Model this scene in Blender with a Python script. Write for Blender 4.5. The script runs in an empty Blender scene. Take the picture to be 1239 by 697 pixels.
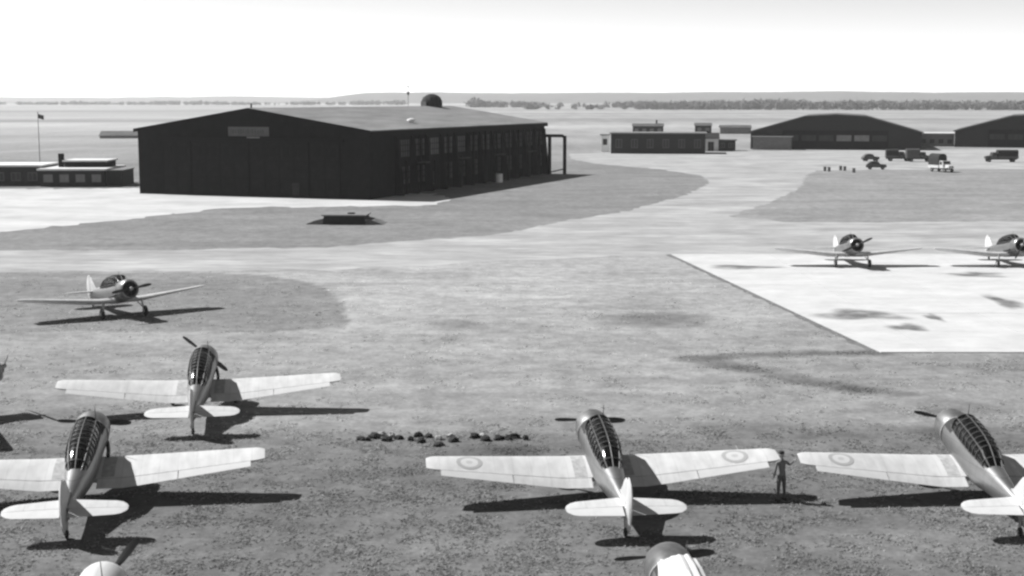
import bpy, math, random
import numpy as np
from mathutils import Vector, Matrix

random.seed(7)
RNG = np.random.default_rng(11)
R = math.radians
SC = bpy.context.scene
COL = SC.collection

# ------------------------------------------------------------------ camera
CAM_H, PITCH, F_PX = 14.3, math.atan(227.5 / 1700.0), 1700.0
cam_d = bpy.data.cameras.new('camera')
cam_d.sensor_width = 36.0
cam_d.lens = 36.0 * F_PX / 1239.0
cam_d.clip_start, cam_d.clip_end = 0.5, 30000.0
cam = bpy.data.objects.new('camera', cam_d)
cam.location = (0, 0, CAM_H)
cam.rotation_euler = (math.pi / 2 - PITCH, 0, 0)
COL.objects.link(cam)
SC.camera = cam

# ------------------------------------------------------------------ light
SUN = Vector((-0.92, 0.40, 1.0)).normalized()        # towards the sun: left of the view, a little beyond it
el = math.asin(SUN.z)
az = math.atan2(SUN.x, SUN.y)
w = bpy.data.worlds.new("World")
SC.world = w
w.use_nodes = True
nt = w.node_tree
bg = nt.nodes['Background']
sky = nt.nodes.new('ShaderNodeTexSky')
sky.sky_type = 'NISHITA'
sky.sun_disc = False
sky.sun_elevation = el
sky.sun_rotation = az % (2 * math.pi)
sky.dust_density = 1.0
sky.altitude = 4500.0
sky.air_density = 1.0
sep = nt.nodes.new('ShaderNodeSeparateColor')         # orange-filtered monochrome film: the red part of the sky
nt.links.new(sky.outputs[0], sep.inputs[0])
nt.links.new(sep.outputs[0], bg.inputs['Color'])
bg.inputs['Strength'].default_value = 0.14
sun_d = bpy.data.lights.new('sun', 'SUN')
sun_d.energy = 5.0
sun_d.angle = R(0.5)
sun_d.color = (1, 1, 1)
sun = bpy.data.objects.new('sun', sun_d)
sun.rotation_euler = SUN.to_track_quat('Z', 'Y').to_euler()
sun.location = (-60, 30, 80)
COL.objects.link(sun)
SC.view_settings.view_transform = 'Standard'
SC.view_settings.look = 'None'
SC.view_settings.gamma = 1.0
SC.view_settings.exposure = 0.75
SC.cycles.filter_width = 2.5
SC.cycles.volume_bounces = 1

# ------------------------------------------------------------------ helpers
CP, SP = math.cos(PITCH), math.sin(PITCH)

def g(px, py, z=0.0):
    """ground point (metres) seen at a spot of the 1239 x 697 photograph"""
    a, b = (px - 619.5) / F_PX, (348.5 - py) / F_PX
    d = (a, CP + b * SP, -SP + b * CP)
    t = (z - CAM_H) / d[2]
    return (d[0] * t, d[1] * t, z)

def gxy(px, py):
    p = g(px, py)
    return p[0], p[1]

def mat(name, v, rough=0.8, noise=0.0, scale=3.0, spec=0.3, bump=0.0, metallic=0.0, stretch=(1, 1, 1), coord='Object', second=None):
    m = bpy.data.materials.new(name)
    m.use_nodes = True
    n, l = m.node_tree.nodes, m.node_tree.links
    b = n['Principled BSDF']
    b.inputs['Base Color'].default_value = (v, v, v, 1)
    b.inputs['Roughness'].default_value = rough
    b.inputs['Specular IOR Level'].default_value = spec
    b.inputs['Metallic'].default_value = metallic
    if noise > 0 or bump > 0:
        tc = n.new('ShaderNodeTexCoord')
        mp = n.new('ShaderNodeMapping')
        mp.inputs['Scale'].default_value = stretch
        l.new(tc.outputs[coord], mp.inputs[0])
        t = n.new('ShaderNodeTexNoise')
        t.inputs['Scale'].default_value = scale
        t.inputs['Detail'].default_value = 7
        t.inputs['Roughness'].default_value = 0.65
        l.new(mp.outputs[0], t.inputs['Vector'])
        if noise > 0:
            r = n.new('ShaderNodeMapRange')
            r.inputs[1].default_value, r.inputs[2].default_value = 0.3, 0.7
            r.inputs[3].default_value, r.inputs[4].default_value = v * (1 - noise), v * (1 + noise)
            l.new(t.outputs[0], r.inputs[0])
            l.new(r.outputs[0], b.inputs['Base Color'])
        if bump > 0:
            bp = n.new('ShaderNodeBump')
            bp.inputs['Strength'].default_value = bump
            bp.inputs['Distance'].default_value = 0.03
            l.new(t.outputs[0], bp.inputs['Height'])
            l.new(bp.outputs[0], b.inputs['Normal'])
    return m

def mat_attr(name, attr, rough=0.95, noise=0.3, scale=1.2, fine=9.0, bump=0.5):
    """base tone from a per-vertex attribute, broken by two noises"""
    m = bpy.data.materials.new(name)
    m.use_nodes = True
    n, l = m.node_tree.nodes, m.node_tree.links
    b = n['Principled BSDF']
    b.inputs['Roughness'].default_value = rough
    b.inputs['Specular IOR Level'].default_value = 0.1
    at = n.new('ShaderNodeAttribute')
    at.attribute_name = attr
    tc = n.new('ShaderNodeTexCoord')
    prev = at.outputs['Fac']
    hs = []
    for sc, amt, det in ((scale, noise, 8), (fine, noise * 0.8, 5), (scale * 0.17, noise * 0.5, 6)):
        t = n.new('ShaderNodeTexNoise')
        t.inputs['Scale'].default_value = sc
        t.inputs['Detail'].default_value = det
        t.inputs['Roughness'].default_value = 0.62
        l.new(tc.outputs['Object'], t.inputs['Vector'])
        r = n.new('ShaderNodeMapRange')
        r.inputs[1].default_value, r.inputs[2].default_value = 0.3, 0.7
        r.inputs[3].default_value, r.inputs[4].default_value = 1 - amt, 1 + amt
        l.new(t.outputs[0], r.inputs[0])
        mu = n.new('ShaderNodeMath')
        mu.operation = 'MULTIPLY'
        l.new(prev, mu.inputs[0])
        l.new(r.outputs[0], mu.inputs[1])
        prev = mu.outputs[0]
        hs.append(t)
    l.new(prev, b.inputs['Base Color'])
    if bump > 0:
        bp = n.new('ShaderNodeBump')
        bp.inputs['Strength'].default_value = bump
        bp.inputs['Distance'].default_value = 0.12
        l.new(hs[1].outputs[0], bp.inputs['Height'])
        l.new(bp.outputs[0], b.inputs['Normal'])
    return m

class MB:
    """collects simple shapes; build() links them as ONE mesh object"""
    def __init__(self):
        self.v, self.f = [], []
    def add(self, vs, fs):
        o = len(self.v)
        self.v += [tuple(p) for p in vs]
        self.f += [tuple(i + o for i in q) for q in fs]
        return self
    def box(self, c, s, rz=0.0, rx=0.0, ry=0.0):
        M = Matrix.Rotation(rz, 3, 'Z') @ Matrix.Rotation(ry, 3, 'Y') @ Matrix.Rotation(rx, 3, 'X')
        vs = []
        for dx in (-.5, .5):
            for dy in (-.5, .5):
                for dz in (-.5, .5):
                    vs.append(Vector(c) + M @ Vector((dx * s[0], dy * s[1], dz * s[2])))
        return self.add(vs, [(0, 1, 3, 2), (4, 6, 7, 5), (0, 4, 5, 1), (2, 3, 7, 6), (0, 2, 6, 4), (1, 5, 7, 3)])
    def span(self, a, b):
        c = [(a[i] + b[i]) / 2 for i in range(3)]
        return self.box(c, [abs(b[i] - a[i]) for i in range(3)])
    def bar(self, a, b, r, n=6, r2=None):
        a, b = Vector(a), Vector(b)
        r2 = r if r2 is None else r2
        d = (b - a).normalized()
        u = d.orthogonal().normalized()
        q = d.cross(u)
        vs = []
        for p, rr in ((a, r), (b, r2)):
            for k in range(n):
                t = 2 * math.pi * k / n
                vs.append(p + u * rr * math.cos(t) + q * rr * math.sin(t))
        fs = [(k, (k + 1) % n, n + (k + 1) % n, n + k) for k in range(n)]
        fs += [tuple(range(n))[::-1], tuple(range(n, 2 * n))]
        return self.add(vs, fs)
    def loft(self, rings, closed=True, cap=True):
        n = len(rings[0])
        vs = [p for r in rings for p in r]
        fs = []
        m = n if closed else n - 1
        for i in range(len(rings) - 1):
            for k in range(m):
                k2 = (k + 1) % n
                fs.append((i * n + k, i * n + k2, (i + 1) * n + k2, (i + 1) * n + k))
        if cap:
            fs.append(tuple(range(n))[::-1])
            fs.append(tuple(range((len(rings) - 1) * n, len(rings) * n)))
        return self.add(vs, fs)
    def lathe(self, c, axis, prof, n=20, cap=False):
        """prof: (distance along axis, radius)"""
        a = Vector(axis).normalized()
        u = a.orthogonal().normalized()
        q = a.cross(u)
        c = Vector(c)
        rings = [[c + a * t + (u * math.cos(2 * math.pi * k / n) + q * math.sin(2 * math.pi * k / n)) * max(r, 1e-4) for k in range(n)] for t, r in prof]
        return self.loft(rings, True, cap)
    def prism(self, poly, a, b, axis='y'):
        """polygon in (x, z) swept from y=a to y=b, or in (y, z) swept in x"""
        n = len(poly)
        if axis == 'y':
            vs = [(p[0], a, p[1]) for p in poly] + [(p[0], b, p[1]) for p in poly]
        elif axis == 'x':
            vs = [(a, p[0], p[1]) for p in poly] + [(b, p[0], p[1]) for p in poly]
        else:
            vs = [(p[0], p[1], a) for p in poly] + [(p[0], p[1], b) for p in poly]
        fs = [tuple(range(n)), tuple(range(n, 2 * n))[::-1]] + [(k, k + n, (k + 1) % n + n, (k + 1) % n) for k in range(n)]
        return self.add(vs, fs)
    def xf(self, M):
        self.v = [tuple(M @ Vector(p)) for p in self.v]
        return self
    def build(self, name, m, parent=None, smooth=False, loc=None, bevel=0.0):
        me = bpy.data.meshes.new(name)
        me.from_pydata(self.v, [], self.f)
        me.validate()
        import bmesh
        bm = bmesh.new()
        bm.from_mesh(me)
        bmesh.ops.recalc_face_normals(bm, faces=bm.faces)
        bm.to_mesh(me)
        bm.free()
        if smooth:
            me.polygons.foreach_set('use_smooth', [True] * len(me.polygons))
            me.set_sharp_from_angle(angle=R(38))
        me.materials.append(m)
        o = bpy.data.objects.new(name, me)
        COL.objects.link(o)
        if parent:
            o.parent = parent
        if loc:
            o.location = loc
        if bevel > 0:
            bv = o.modifiers.new('bevel', 'BEVEL')
            bv.width = bevel
            bv.segments = 2
            bv.limit_method = 'ANGLE'
        return o

def tag(o, label=None, cat=None, group=None, kind=None):
    if label: o['label'] = label
    if cat: o['category'] = cat
    if group: o['group'] = group
    if kind: o['kind'] = kind
    return o

def thing(name, label, cat, loc=(0, 0, 0), rz=0.0, group=None):
    o = bpy.data.objects.new(name, None)
    o.empty_display_size = 0.5
    o.location = loc
    o.rotation_euler = (0, 0, rz)
    COL.objects.link(o)
    return tag(o, label, cat, group)

def copy_tree(o, parent=None):
    c = o.copy()
    COL.objects.link(c)
    c.parent = parent
    for ch in list(o.children):
        copy_tree(ch, c)
    return c

def np_mesh(name, verts, faces, m, attrs=None):
    """fast mesh from numpy arrays; faces (n,k)"""
    me = bpy.data.meshes.new(name)
    k = faces.shape[1]
    me.vertices.add(len(verts))
    me.vertices.foreach_set('co', verts.astype(np.float32).ravel())
    me.loops.add(faces.size)
    me.loops.foreach_set('vertex_index', faces.astype(np.int32).ravel())
    me.polygons.add(len(faces))
    me.polygons.foreach_set('loop_start', np.arange(0, faces.size, k, dtype=np.int32))
    me.update(calc_edges=True)
    for nm, arr in (attrs or {}).items():
        a = me.attributes.new(nm, 'FLOAT', 'POINT')
        a.data.foreach_set('value', arr.astype(np.float32))
    me.materials.append(m)
    o = bpy.data.objects.new(name, me)
    COL.objects.link(o)
    return o

def vnoise(x, y, seed=0):
    """smooth value noise, numpy"""
    def h(i, j):
        s = np.sin(i * 127.1 + j * 311.7 + seed * 74.7) * 43758.5453
        return s - np.floor(s)
    i, j = np.floor(x), np.floor(y)
    u, v = x - i, y - j
    u, v = u * u * (3 - 2 * u), v * v * (3 - 2 * v)
    return (h(i, j) * (1 - u) + h(i + 1, j) * u) * (1 - v) + (h(i, j + 1) * (1 - u) + h(i + 1, j + 1) * u) * v

def fbm(x, y, seed=0, o=4):
    s, a, t = 0, 0.5, 0
    for k in range(o):
        s = s + a * vnoise(x * 2 ** k, y * 2 ** k, seed + k)
        t += a
        a *= 0.55
    return s / t

def in_poly(x, y, poly):
    ins = np.zeros(x.shape, bool)
    n = len(poly)
    for i in range(n):
        x1, y1 = poly[i]
        x2, y2 = poly[(i + 1) % n]
        c = ((y1 > y) != (y2 > y)) & (x < (x2 - x1) * (y - y1) / (y2 - y1 + 1e-12) + x1)
        ins ^= c
    return ins

def seg_dist(x, y, pts):
    d = np.full(x.shape, 1e9)
    for (x1, y1), (x2, y2) in zip(pts[:-1], pts[1:]):
        dx, dy = x2 - x1, y2 - y1
        t = np.clip(((x - x1) * dx + (y - y1) * dy) / (dx * dx + dy * dy), 0, 1)
        d = np.minimum(d, np.hypot(x - x1 - t * dx, y - y1 - t * dy))
    return d

# ------------------------------------------------------------------ ground
def axis_levels(a, b, rules):
    out = [a]
    while out[-1] < b:
        for lim, st in rules:
            if out[-1] < lim:
                out.append(out[-1] + st)
                break
        else:
            out.append(out[-1] + max(2.5, abs(out[-1]) * 0.06))
    return np.array(out)

ys = axis_levels(20.0, 9000.0, ((62, 0.4), (145, 0.6), (330, 2.0)))
xr = axis_levels(0.0, 6000.0, ((48, 0.45), (130, 1.6)))
ys = np.concatenate([np.array([-300, -100, -30, 0, 10, 16.0]), ys])
xs = np.concatenate([-xr[::-1][:-1], xr])
X, Y = np.meshgrid(xs, ys)

def blob(px, py, rx, ry):
    """soft 0..1 patch whose size is given as it shows in the photograph"""
    x0, y0 = gxy(px, py)
    x1 = gxy(px + rx, py)[0]
    y1 = (gxy(px, py - ry)[1] - gxy(px, py + ry)[1]) / 2
    return x0, y0, abs(x1 - x0), abs(y1)

def soft(x, y, b, ragged=0.5):
    r = np.hypot((x - b[0]) / b[2], (y - b[1]) / b[3])
    r = r + (fbm(x * 0.35, y * 0.2, 5) - 0.5) * ragged
    return np.clip(1.4 - r, 0, 1) ** 1.0

def sstep(a, b, t):
    u = np.clip((t - a) / (b - a), 0, 1)
    return u * u * (3 - 2 * u)

def tone(x, y):
    n = fbm(x * 0.12, y * 0.08, 2)
    yy = y + (fbm(x * 0.09, y * 0.05, 9) - 0.5) * 7
    streak = fbm(x * 0.10, y * 0.55, 17)
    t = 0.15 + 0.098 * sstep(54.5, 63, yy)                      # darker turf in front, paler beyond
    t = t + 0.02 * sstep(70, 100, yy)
    # worn, pale ground in the middle
    wn = np.clip(np.maximum(soft(x, y, blob(560, 345, 330, 62)), soft(x, y, blob(690, 310, 240, 42))), 0, 1)
    t = t + (0.345 - t) * wn * 0.85
    # darker turf behind the two left aircraft, with a rounded end
    dp = [gxy(*p) for p in ((-500, 330), (0, 329), (200, 330), (320, 333), (370, 343), (412, 362), (430, 380), (420, 396), (300, 400), (0, 402), (-500, 402))]
    ins = in_poly(x + (n - .5) * 2.5, y + (n - .5) * 5, dp)
    t = np.where(ins, 0.205, t)
    t = np.where(y > 134, 0.205, t)
    t = np.where((y > 134) & (x > 0.142 * y), 0.245, t)
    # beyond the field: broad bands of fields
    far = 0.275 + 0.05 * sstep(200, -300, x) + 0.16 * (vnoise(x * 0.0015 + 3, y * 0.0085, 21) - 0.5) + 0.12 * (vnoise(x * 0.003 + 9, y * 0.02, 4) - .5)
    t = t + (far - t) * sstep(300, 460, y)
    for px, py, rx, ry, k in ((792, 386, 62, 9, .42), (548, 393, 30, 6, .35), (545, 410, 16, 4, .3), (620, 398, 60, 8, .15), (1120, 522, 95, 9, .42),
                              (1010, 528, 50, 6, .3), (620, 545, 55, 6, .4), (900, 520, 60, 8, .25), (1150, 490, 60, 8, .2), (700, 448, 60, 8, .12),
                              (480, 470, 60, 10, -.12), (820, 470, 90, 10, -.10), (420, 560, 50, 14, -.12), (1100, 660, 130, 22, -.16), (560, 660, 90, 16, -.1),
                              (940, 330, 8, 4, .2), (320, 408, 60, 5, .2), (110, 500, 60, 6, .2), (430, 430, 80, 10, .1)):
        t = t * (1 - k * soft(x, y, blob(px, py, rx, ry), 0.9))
    wob = (fbm(x * .4, y * .4, 31) - .5) * 1.2
    for pts, wd, k in ((((832, 434), (900, 430), (1000, 428), (1066, 427)), .75, .5), (((860, 438), (930, 452), (1030, 471)), .9, .42), (((1030, 471), (1100, 478)), .7, .35)):
        d = seg_dist(x, y + wob, [gxy(*p) for p in pts])
        t = t * (1 - k * np.clip(1.5 - d / wd, 0, 1))
    t = t * (0.88 + 0.24 * n) * (0.78 + 0.44 * streak)
    return np.maximum(t * 0.80, 0.015)

T = tone(X, Y)
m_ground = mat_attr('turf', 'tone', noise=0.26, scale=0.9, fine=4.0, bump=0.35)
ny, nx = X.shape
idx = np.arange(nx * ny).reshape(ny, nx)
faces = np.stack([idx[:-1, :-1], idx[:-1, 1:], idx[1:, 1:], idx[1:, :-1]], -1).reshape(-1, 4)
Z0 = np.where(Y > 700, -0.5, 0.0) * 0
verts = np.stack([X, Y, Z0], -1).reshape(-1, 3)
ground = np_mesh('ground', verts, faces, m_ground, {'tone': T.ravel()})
tag(ground, kind='structure')

def sheet(name, pts, z, m, jit=0.25, step=1.5):
    """flat sheet from an outline with a slightly ragged edge"""
    out = []
    n = len(pts)
    for i in range(n):
        a, b = pts[i], pts[(i + 1) % n]
        L = math.hypot(b[0] - a[0], b[1] - a[1])
        k = max(1, min(120, int(L / step)))
        for j in range(k):
            t = j / k
            out.append((a[0] + (b[0] - a[0]) * t + random.uniform(-jit, jit), a[1] + (b[1] - a[1]) * t + random.uniform(-jit, jit) * 2, z))
    me = bpy.data.meshes.new(name)
    me.from_pydata(out, [], [tuple(range(len(out)))])
    me.materials.append(m)
    o = bpy.data.objects.new(name, me)
    COL.objects.link(o)
    return tag(o, kind='structure')

m_apron = mat('apron_concrete', 0.395, 0.9, 0.16, 0.12, 0.2, stretch=(1, 1, 1))
m_taxi = mat('taxiway_gravel', 0.285, 0.95, 0.22, 0.11, 0.1)
m_pad = mat('pad_concrete', 0.435, 0.9, 0.10, 0.35, 0.2)
m_stain = mat('oil_stain_shadow', 0.28, 0.8, 0.35, 1.6, 0.2)
m_edge = mat('bare_earth', 0.13, 0.95, 0.4, 1.5, 0.1)

def streaks(m, sx, sy, amt):
    n, l = m.node_tree.nodes, m.node_tree.links
    b = n['Principled BSDF']
    src = b.inputs['Base Color'].links[0].from_socket
    tc = n.new('ShaderNodeTexCoord')
    prev = src
    for k, (a, c) in enumerate(((sx, sy), (sx * 5, sy * 4))):
        mp = n.new('ShaderNodeMapping')
        mp.inputs['Scale'].default_value = (a, c, 1)
        mp.inputs['Rotation'].default_value = (0, 0, .12 * k)
        l.new(tc.outputs['Object'], mp.inputs[0])
        t = n.new('ShaderNodeTexNoise')
        t.inputs['Scale'].default_value = 1.0
        t.inputs['Detail'].default_value = 9
        t.inputs['Roughness'].default_value = 0.7
        l.new(mp.outputs[0], t.inputs['Vector'])
        r = n.new('ShaderNodeMapRange')
        r.inputs[1].default_value, r.inputs[2].default_value = .32, .68
        r.inputs[3].default_value, r.inputs[4].default_value = 1 - amt, 1 + amt
        l.new(t.outputs[0], r.inputs[0])
        mu = n.new('ShaderNodeVectorMath')
        mu.operation = 'MULTIPLY'
        l.new(prev, mu.inputs[0])
        l.new(r.outputs[0], mu.inputs[1])
        prev = mu.outputs[0]
    l.new(prev, b.inputs['Base Color'])
streaks(m_taxi, .05, .22, .2)
streaks(m_apron, .04, .15, .12)
streaks(m_pad, .12, .4, .07)
TAXI = [(-400, 304), (0, 303), (200, 303), (400, 299), (600, 284), (680, 268), (760, 255), (830, 236), (860, 221), (850, 213), (800, 205), (720, 198),
        (690, 192), (690, 186), (900, 183), (1239, 180), (1600, 178), (1600, 203), (1239, 205), (990, 206), (976, 213), (965, 230), (930, 246), (880, 262),
        (960, 269), (1239, 268), (1600, 268), (1600, 310), (1239, 310), (930, 310), (820, 310), (700, 311), (560, 319), (400, 327), (0, 329), (-400, 331)]
taxi = sheet('taxiway', [gxy(*p) for p in TAXI], 0.004, m_taxi, 0.45)
APRON = [(-400, 232), (0, 229), (140, 228), (165, 228), (230, 228), (520, 234), (545, 241), (530, 247), (470, 250), (400, 250), (290, 251), (230, 257), (160, 264), (0, 281), (-400, 305)]
apron = sheet('apron', [gxy(*p) for p in APRON], 0.008, m_apron, 0.8)
PADC = [gxy(812, 308), gxy(1066, 427)]
# slab pad: left edge runs from far corner to near corner; near and far edges run square to the view
ex, ey = PADC[1][0] - PADC[0][0], PADC[1][1] - PADC[0][1]
pad_root = bpy.data.objects.new('concrete_pad', None)
COL.objects.link(pad_root)
tag(pad_root, kind='structure')
near_y, far_y = PADC[1][1], PADC[0][1]
def pad_left(y):
    return PADC[0][0] + ex * (y - far_y) / ey
NS = 7
bounds = [near_y + (far_y - near_y) * i / NS for i in range(NS + 1)]
for i in range(NS):
    y0, y1 = bounds[i] + 0.02, bounds[i + 1] - 0.02
    xx0, xx1 = pad_left(y0), pad_left(y1)
    x = max(xx0, xx1)
    first = True
    xa = None
    cols = [None] + [24.0 + 7.4 * k for k in range(9)]
    for k in range(1, 10):
        r_ = cols[k] - 0.03
        l0 = (xx0 if k == 1 else max(xx0, cols[k - 1] + 0.03))
        l1 = (xx1 if k == 1 else max(xx1, cols[k - 1] + 0.03))
        if l0 > r_: continue
        sb = MB().prism([(l0, y0), (r_, y0), (r_, y1), (l1, y1)], 0.0, 0.05 + random.uniform(-.004, .004), 'z')
        so = sb.build('slab', m_pad, pad_root)

def stain_shadow(px, py, rx, ry, z=0.0, m=None):
    """a dark weathered patch or painted shadow streak, thinning out towards its edge"""
    x0, y0, sx, sy = blob(px, py, rx, ry)
    n = 28
    pts, at = [(x0, y0, z)], [1.0]
    for j, (q, a) in enumerate(((.45, .95), (.8, .6), (1.25, 0.0))):
        for k in range(n):
            t = 2 * math.pi * k / n
            w_ = 1 + 0.2 * math.sin(3 * t + px) + 0.1 * math.sin(5 * t + py)
            pts.append((x0 + sx * q * w_ * math.cos(t), y0 + sy * q * w_ * math.sin(t), z))
            at.append(a)
    fs = [(0, 1 + k, 1 + (k + 1) % n) for k in range(n)]
    for j in range(2):
        for k in range(n):
            a, b_ = 1 + j * n, 1 + (j + 1) * n
            fs.append((a + k, b_ + k, b_ + (k + 1) % n, a + (k + 1) % n))
    me = bpy.data.meshes.new('oil_stain_shadow')
    me.from_pydata(pts, [], fs)
    q = me.attributes.new('fade', 'FLOAT', 'POINT')
    q.data.foreach_set('value', np.array(at, np.float32))
    me.materials.append(m)
    o = bpy.data.objects.new('oil_stain_shadow', me)
    COL.objects.link(o)
    o.parent = pad_root
    return o

def mat_stain_shadow():
    m = mat('oil_stain_shadow_soft', 0.10, 0.85, 0.4, 1.1)
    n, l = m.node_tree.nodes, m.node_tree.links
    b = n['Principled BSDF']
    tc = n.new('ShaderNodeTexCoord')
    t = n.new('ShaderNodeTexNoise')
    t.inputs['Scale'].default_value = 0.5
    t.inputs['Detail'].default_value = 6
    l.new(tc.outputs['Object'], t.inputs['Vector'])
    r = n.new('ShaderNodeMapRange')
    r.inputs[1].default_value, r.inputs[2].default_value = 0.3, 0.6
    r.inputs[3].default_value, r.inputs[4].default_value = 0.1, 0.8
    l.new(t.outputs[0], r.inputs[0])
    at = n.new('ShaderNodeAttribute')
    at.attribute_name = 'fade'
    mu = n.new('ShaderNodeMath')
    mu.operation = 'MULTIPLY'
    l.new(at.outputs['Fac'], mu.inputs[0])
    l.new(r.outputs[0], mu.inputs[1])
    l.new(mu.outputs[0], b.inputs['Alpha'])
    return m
m_soft = mat_stain_shadow()
for a in ((1040, 382, 48, 6), (1098, 397, 22, 4), (1130, 385, 9, 4), (1180, 333, 34, 3), (900, 324, 40, 2.5), (1215, 366, 14, 8)):  # weathered stains, plus a painted shadow: the thin streak near the far left corner
    stain_shadow(*a, z=0.062, m=m_soft)

# earth edging along the slab's left side
def edging():
    a, b = PADC
    pts = []
    n = 60
    L, Rr = [], []
    for i in range(n + 1):
        t = i / n
        x, y = a[0] + (b[0] - a[0]) * t, a[1] + (b[1] - a[1]) * t
        L.append((x - 0.5 + random.uniform(-.18, .18), y, 0.005))
        Rr.append((x + 0.05, y, 0.005))
    vs = L + Rr
    fs = [(i, i + 1, n + 2 + i, n + 1 + i) for i in range(n)]
    o = MB().add(vs, fs).build('earth_verge', m_edge)
    tag(o, kind='structure')
edging()

# ------------------------------------------------------------------ grass
def grass():
    N = 260000
    u = RNG.random(N)
    d = 34 + (135 - 34) * u ** 1.25
    x = (RNG.random(N) * 2 - 1) * (d * 0.40 + 3)
    keep = np.ones(N, bool)
    pl = PADC[0][0] + ex * (d - far_y) / ey
    keep &= ~((d > near_y - 0.2) & (d < far_y + 0.3) & (x > pl - 0.1))
    keep &= ~in_poly(x, d, [gxy(*p) for p in TAXI])
    t = tone(x, d)
    clump = fbm(x * 0.9, d * 0.9, 40)
    keep &= (clump + RNG.random(N) * 0.5) > np.where(d < 60, 0.84, 0.97)
    keep &= ~((t > 0.19) & (RNG.random(N) > 0.35))
    keep &= RNG.random(N) > (d - 70) / 50
    x, d, t, clump = x[keep], d[keep], t[keep], clump[keep]
    n = len(x)
    vs, fs, at = [], [], []
    for k in range(3):
        a = RNG.random(n) * math.pi
        wd = (0.025 + 0.045 * RNG.random(n)) * (0.7 + d / 90)
        h = (0.02 + 0.045 * RNG.random(n) ** 2) * (0.6 + clump)
        ox, oy = (RNG.random(n) - .5) * .22, (RNG.random(n) - .5) * .22
        lx, ly = (RNG.random(n) - .5) * .16, (RNG.random(n) - .5) * .16
        A = np.stack([x + ox - wd * np.cos(a), d + oy - wd * np.sin(a), np.zeros(n)], -1)
        B = np.stack([x + ox + wd * np.cos(a), d + oy + wd * np.sin(a), np.zeros(n)], -1)
        C = np.stack([x + ox + lx, d + oy + ly, h], -1)
        vs.append(np.stack([A, B, C], 1).reshape(-1, 3))
        q = t * (1.7 + 1.1 * RNG.random(n))
        at.append(np.repeat(q, 3))
    vs = np.concatenate(vs)
    at = np.concatenate(at)
    fs = np.arange(len(vs)).reshape(-1, 3)
    m = mat_attr('grass_blades', 'tone', noise=0.1, scale=2.0, fine=20.0, bump=0.0)
    nn, ll = m.node_tree.nodes, m.node_tree.links
    pb = nn['Principled BSDF']
    tl = nn.new('ShaderNodeBsdfTranslucent')
    ll.new(pb.inputs['Base Color'].links[0].from_socket, tl.inputs['Color'])
    mx = nn.new('ShaderNodeMixShader')
    mx.inputs[0].default_value = 0.5
    ll.new(pb.outputs[0], mx.inputs[1])
    ll.new(tl.outputs[0], mx.inputs[2])
    ll.new(mx.outputs[0], nn['Material Output'].inputs['Surface'])
    o = np_mesh('grass', vs, fs, m, {'tone': at})
    tag(o, 'short rough grass growing over the parking ground', 'grass', kind='stuff')
grass()

# ------------------------------------------------------------------ hills, woods
def ridge(name, y0, depth, xa, xb, prof, m, seed):
    n, k = 160, 10
    vs, fs = [], []
    for j in range(k + 1):
        for i in range(n + 1):
            x = xa + (xb - xa) * i / n
            s = math.sin(math.pi * j / k)
            h = prof(x) * s * (0.85 + 0.3 * float(fbm(np.array([x * .004]), np.array([j * .35]), seed)[0]))
            vs.append((x, y0 + depth * j / k, h - 0.3))
    for j in range(k):
        for i in range(n):
            a = j * (n + 1) + i
            fs.append((a, a + 1, a + n + 2, a + n + 1))
    o = MB().add(vs, fs).build(name, m, smooth=True)
    return tag(o, kind='structure')
m_hill = mat('hill_cover', 0.06, 1.0, 0.4, 0.008)
def prof_r(x):
    n = float(fbm(np.array([x * 0.0014]), np.array([0.3]), 3)[0])
    e = 1 / (1 + math.exp(-(x + 860) / 70))
    return (42 + 26 * n) * (0.05 + 0.95 * e)
ridge('hills', 6000, 1800, -3600, 4400, prof_r, m_hill, 3)

def prof_l(x):
    return 22 + 26 * float(fbm(np.array([x * 0.0011]), np.array([0.9]), 8)[0])
ridge('hills', 8300, 1000, -5600, -700, prof_l, m_hill, 8)

def woods(name, segs, label, m, seed):
    rng = np.random.default_rng(seed)
    V = []
    for (xa, ya, xb, yb, hgt, num) in segs:
        for i in range(num):
            t = rng.random()
            cx, cy = xa + (xb - xa) * t, ya + (yb - ya) * t + rng.normal() * 18
            lump = float(vnoise(np.array([cx * .012]), np.array([.5]), seed)[0])
            if lump < .2 and rng.random() < .7: continue
            h = hgt * (0.4 + 0.45 * rng.random() + .75 * lump)
            rr = h * (0.5 + 0.4 * rng.random())
            k = 70
            p = rng.normal(size=(k, 3))
            p /= np.linalg.norm(p, axis=1)[:, None]
            p *= (rng.random((k, 1)) ** 0.4)
            c = np.array([cx, cy, h * 0.52]) + p * np.array([rr, rr, h * 0.5])
            e = rng.normal(size=(k, 3, 3)) * (0.16 * h)
            tri = c[:, None, :] + e
            tri[:, :, 2] = np.maximum(tri[:, :, 2], 0.0)
            V.append(tri.reshape(-1, 3))
    V = np.concatenate(V)
    o = np_mesh(name, V, np.arange(len(V)).reshape(-1, 3), m)
    return tag(o, label, 'woods', kind='stuff')
m_wood = mat('woodland_leaves', 0.11, 0.95, 0.4, 0.15)
woods('treeline', ((20, 2150, 1300, 1950, 9, 620), (-80, 2700, 1500, 2500, 11, 620)), 'hazy dark wood along the horizon behind the right-hand hangars', m_wood, 5)
woods('treeline', ((-1700, 4200, -300, 4000, 9, 300),), 'pale hazy wood on the horizon beyond the flagpole', m_wood, 6)

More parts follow.
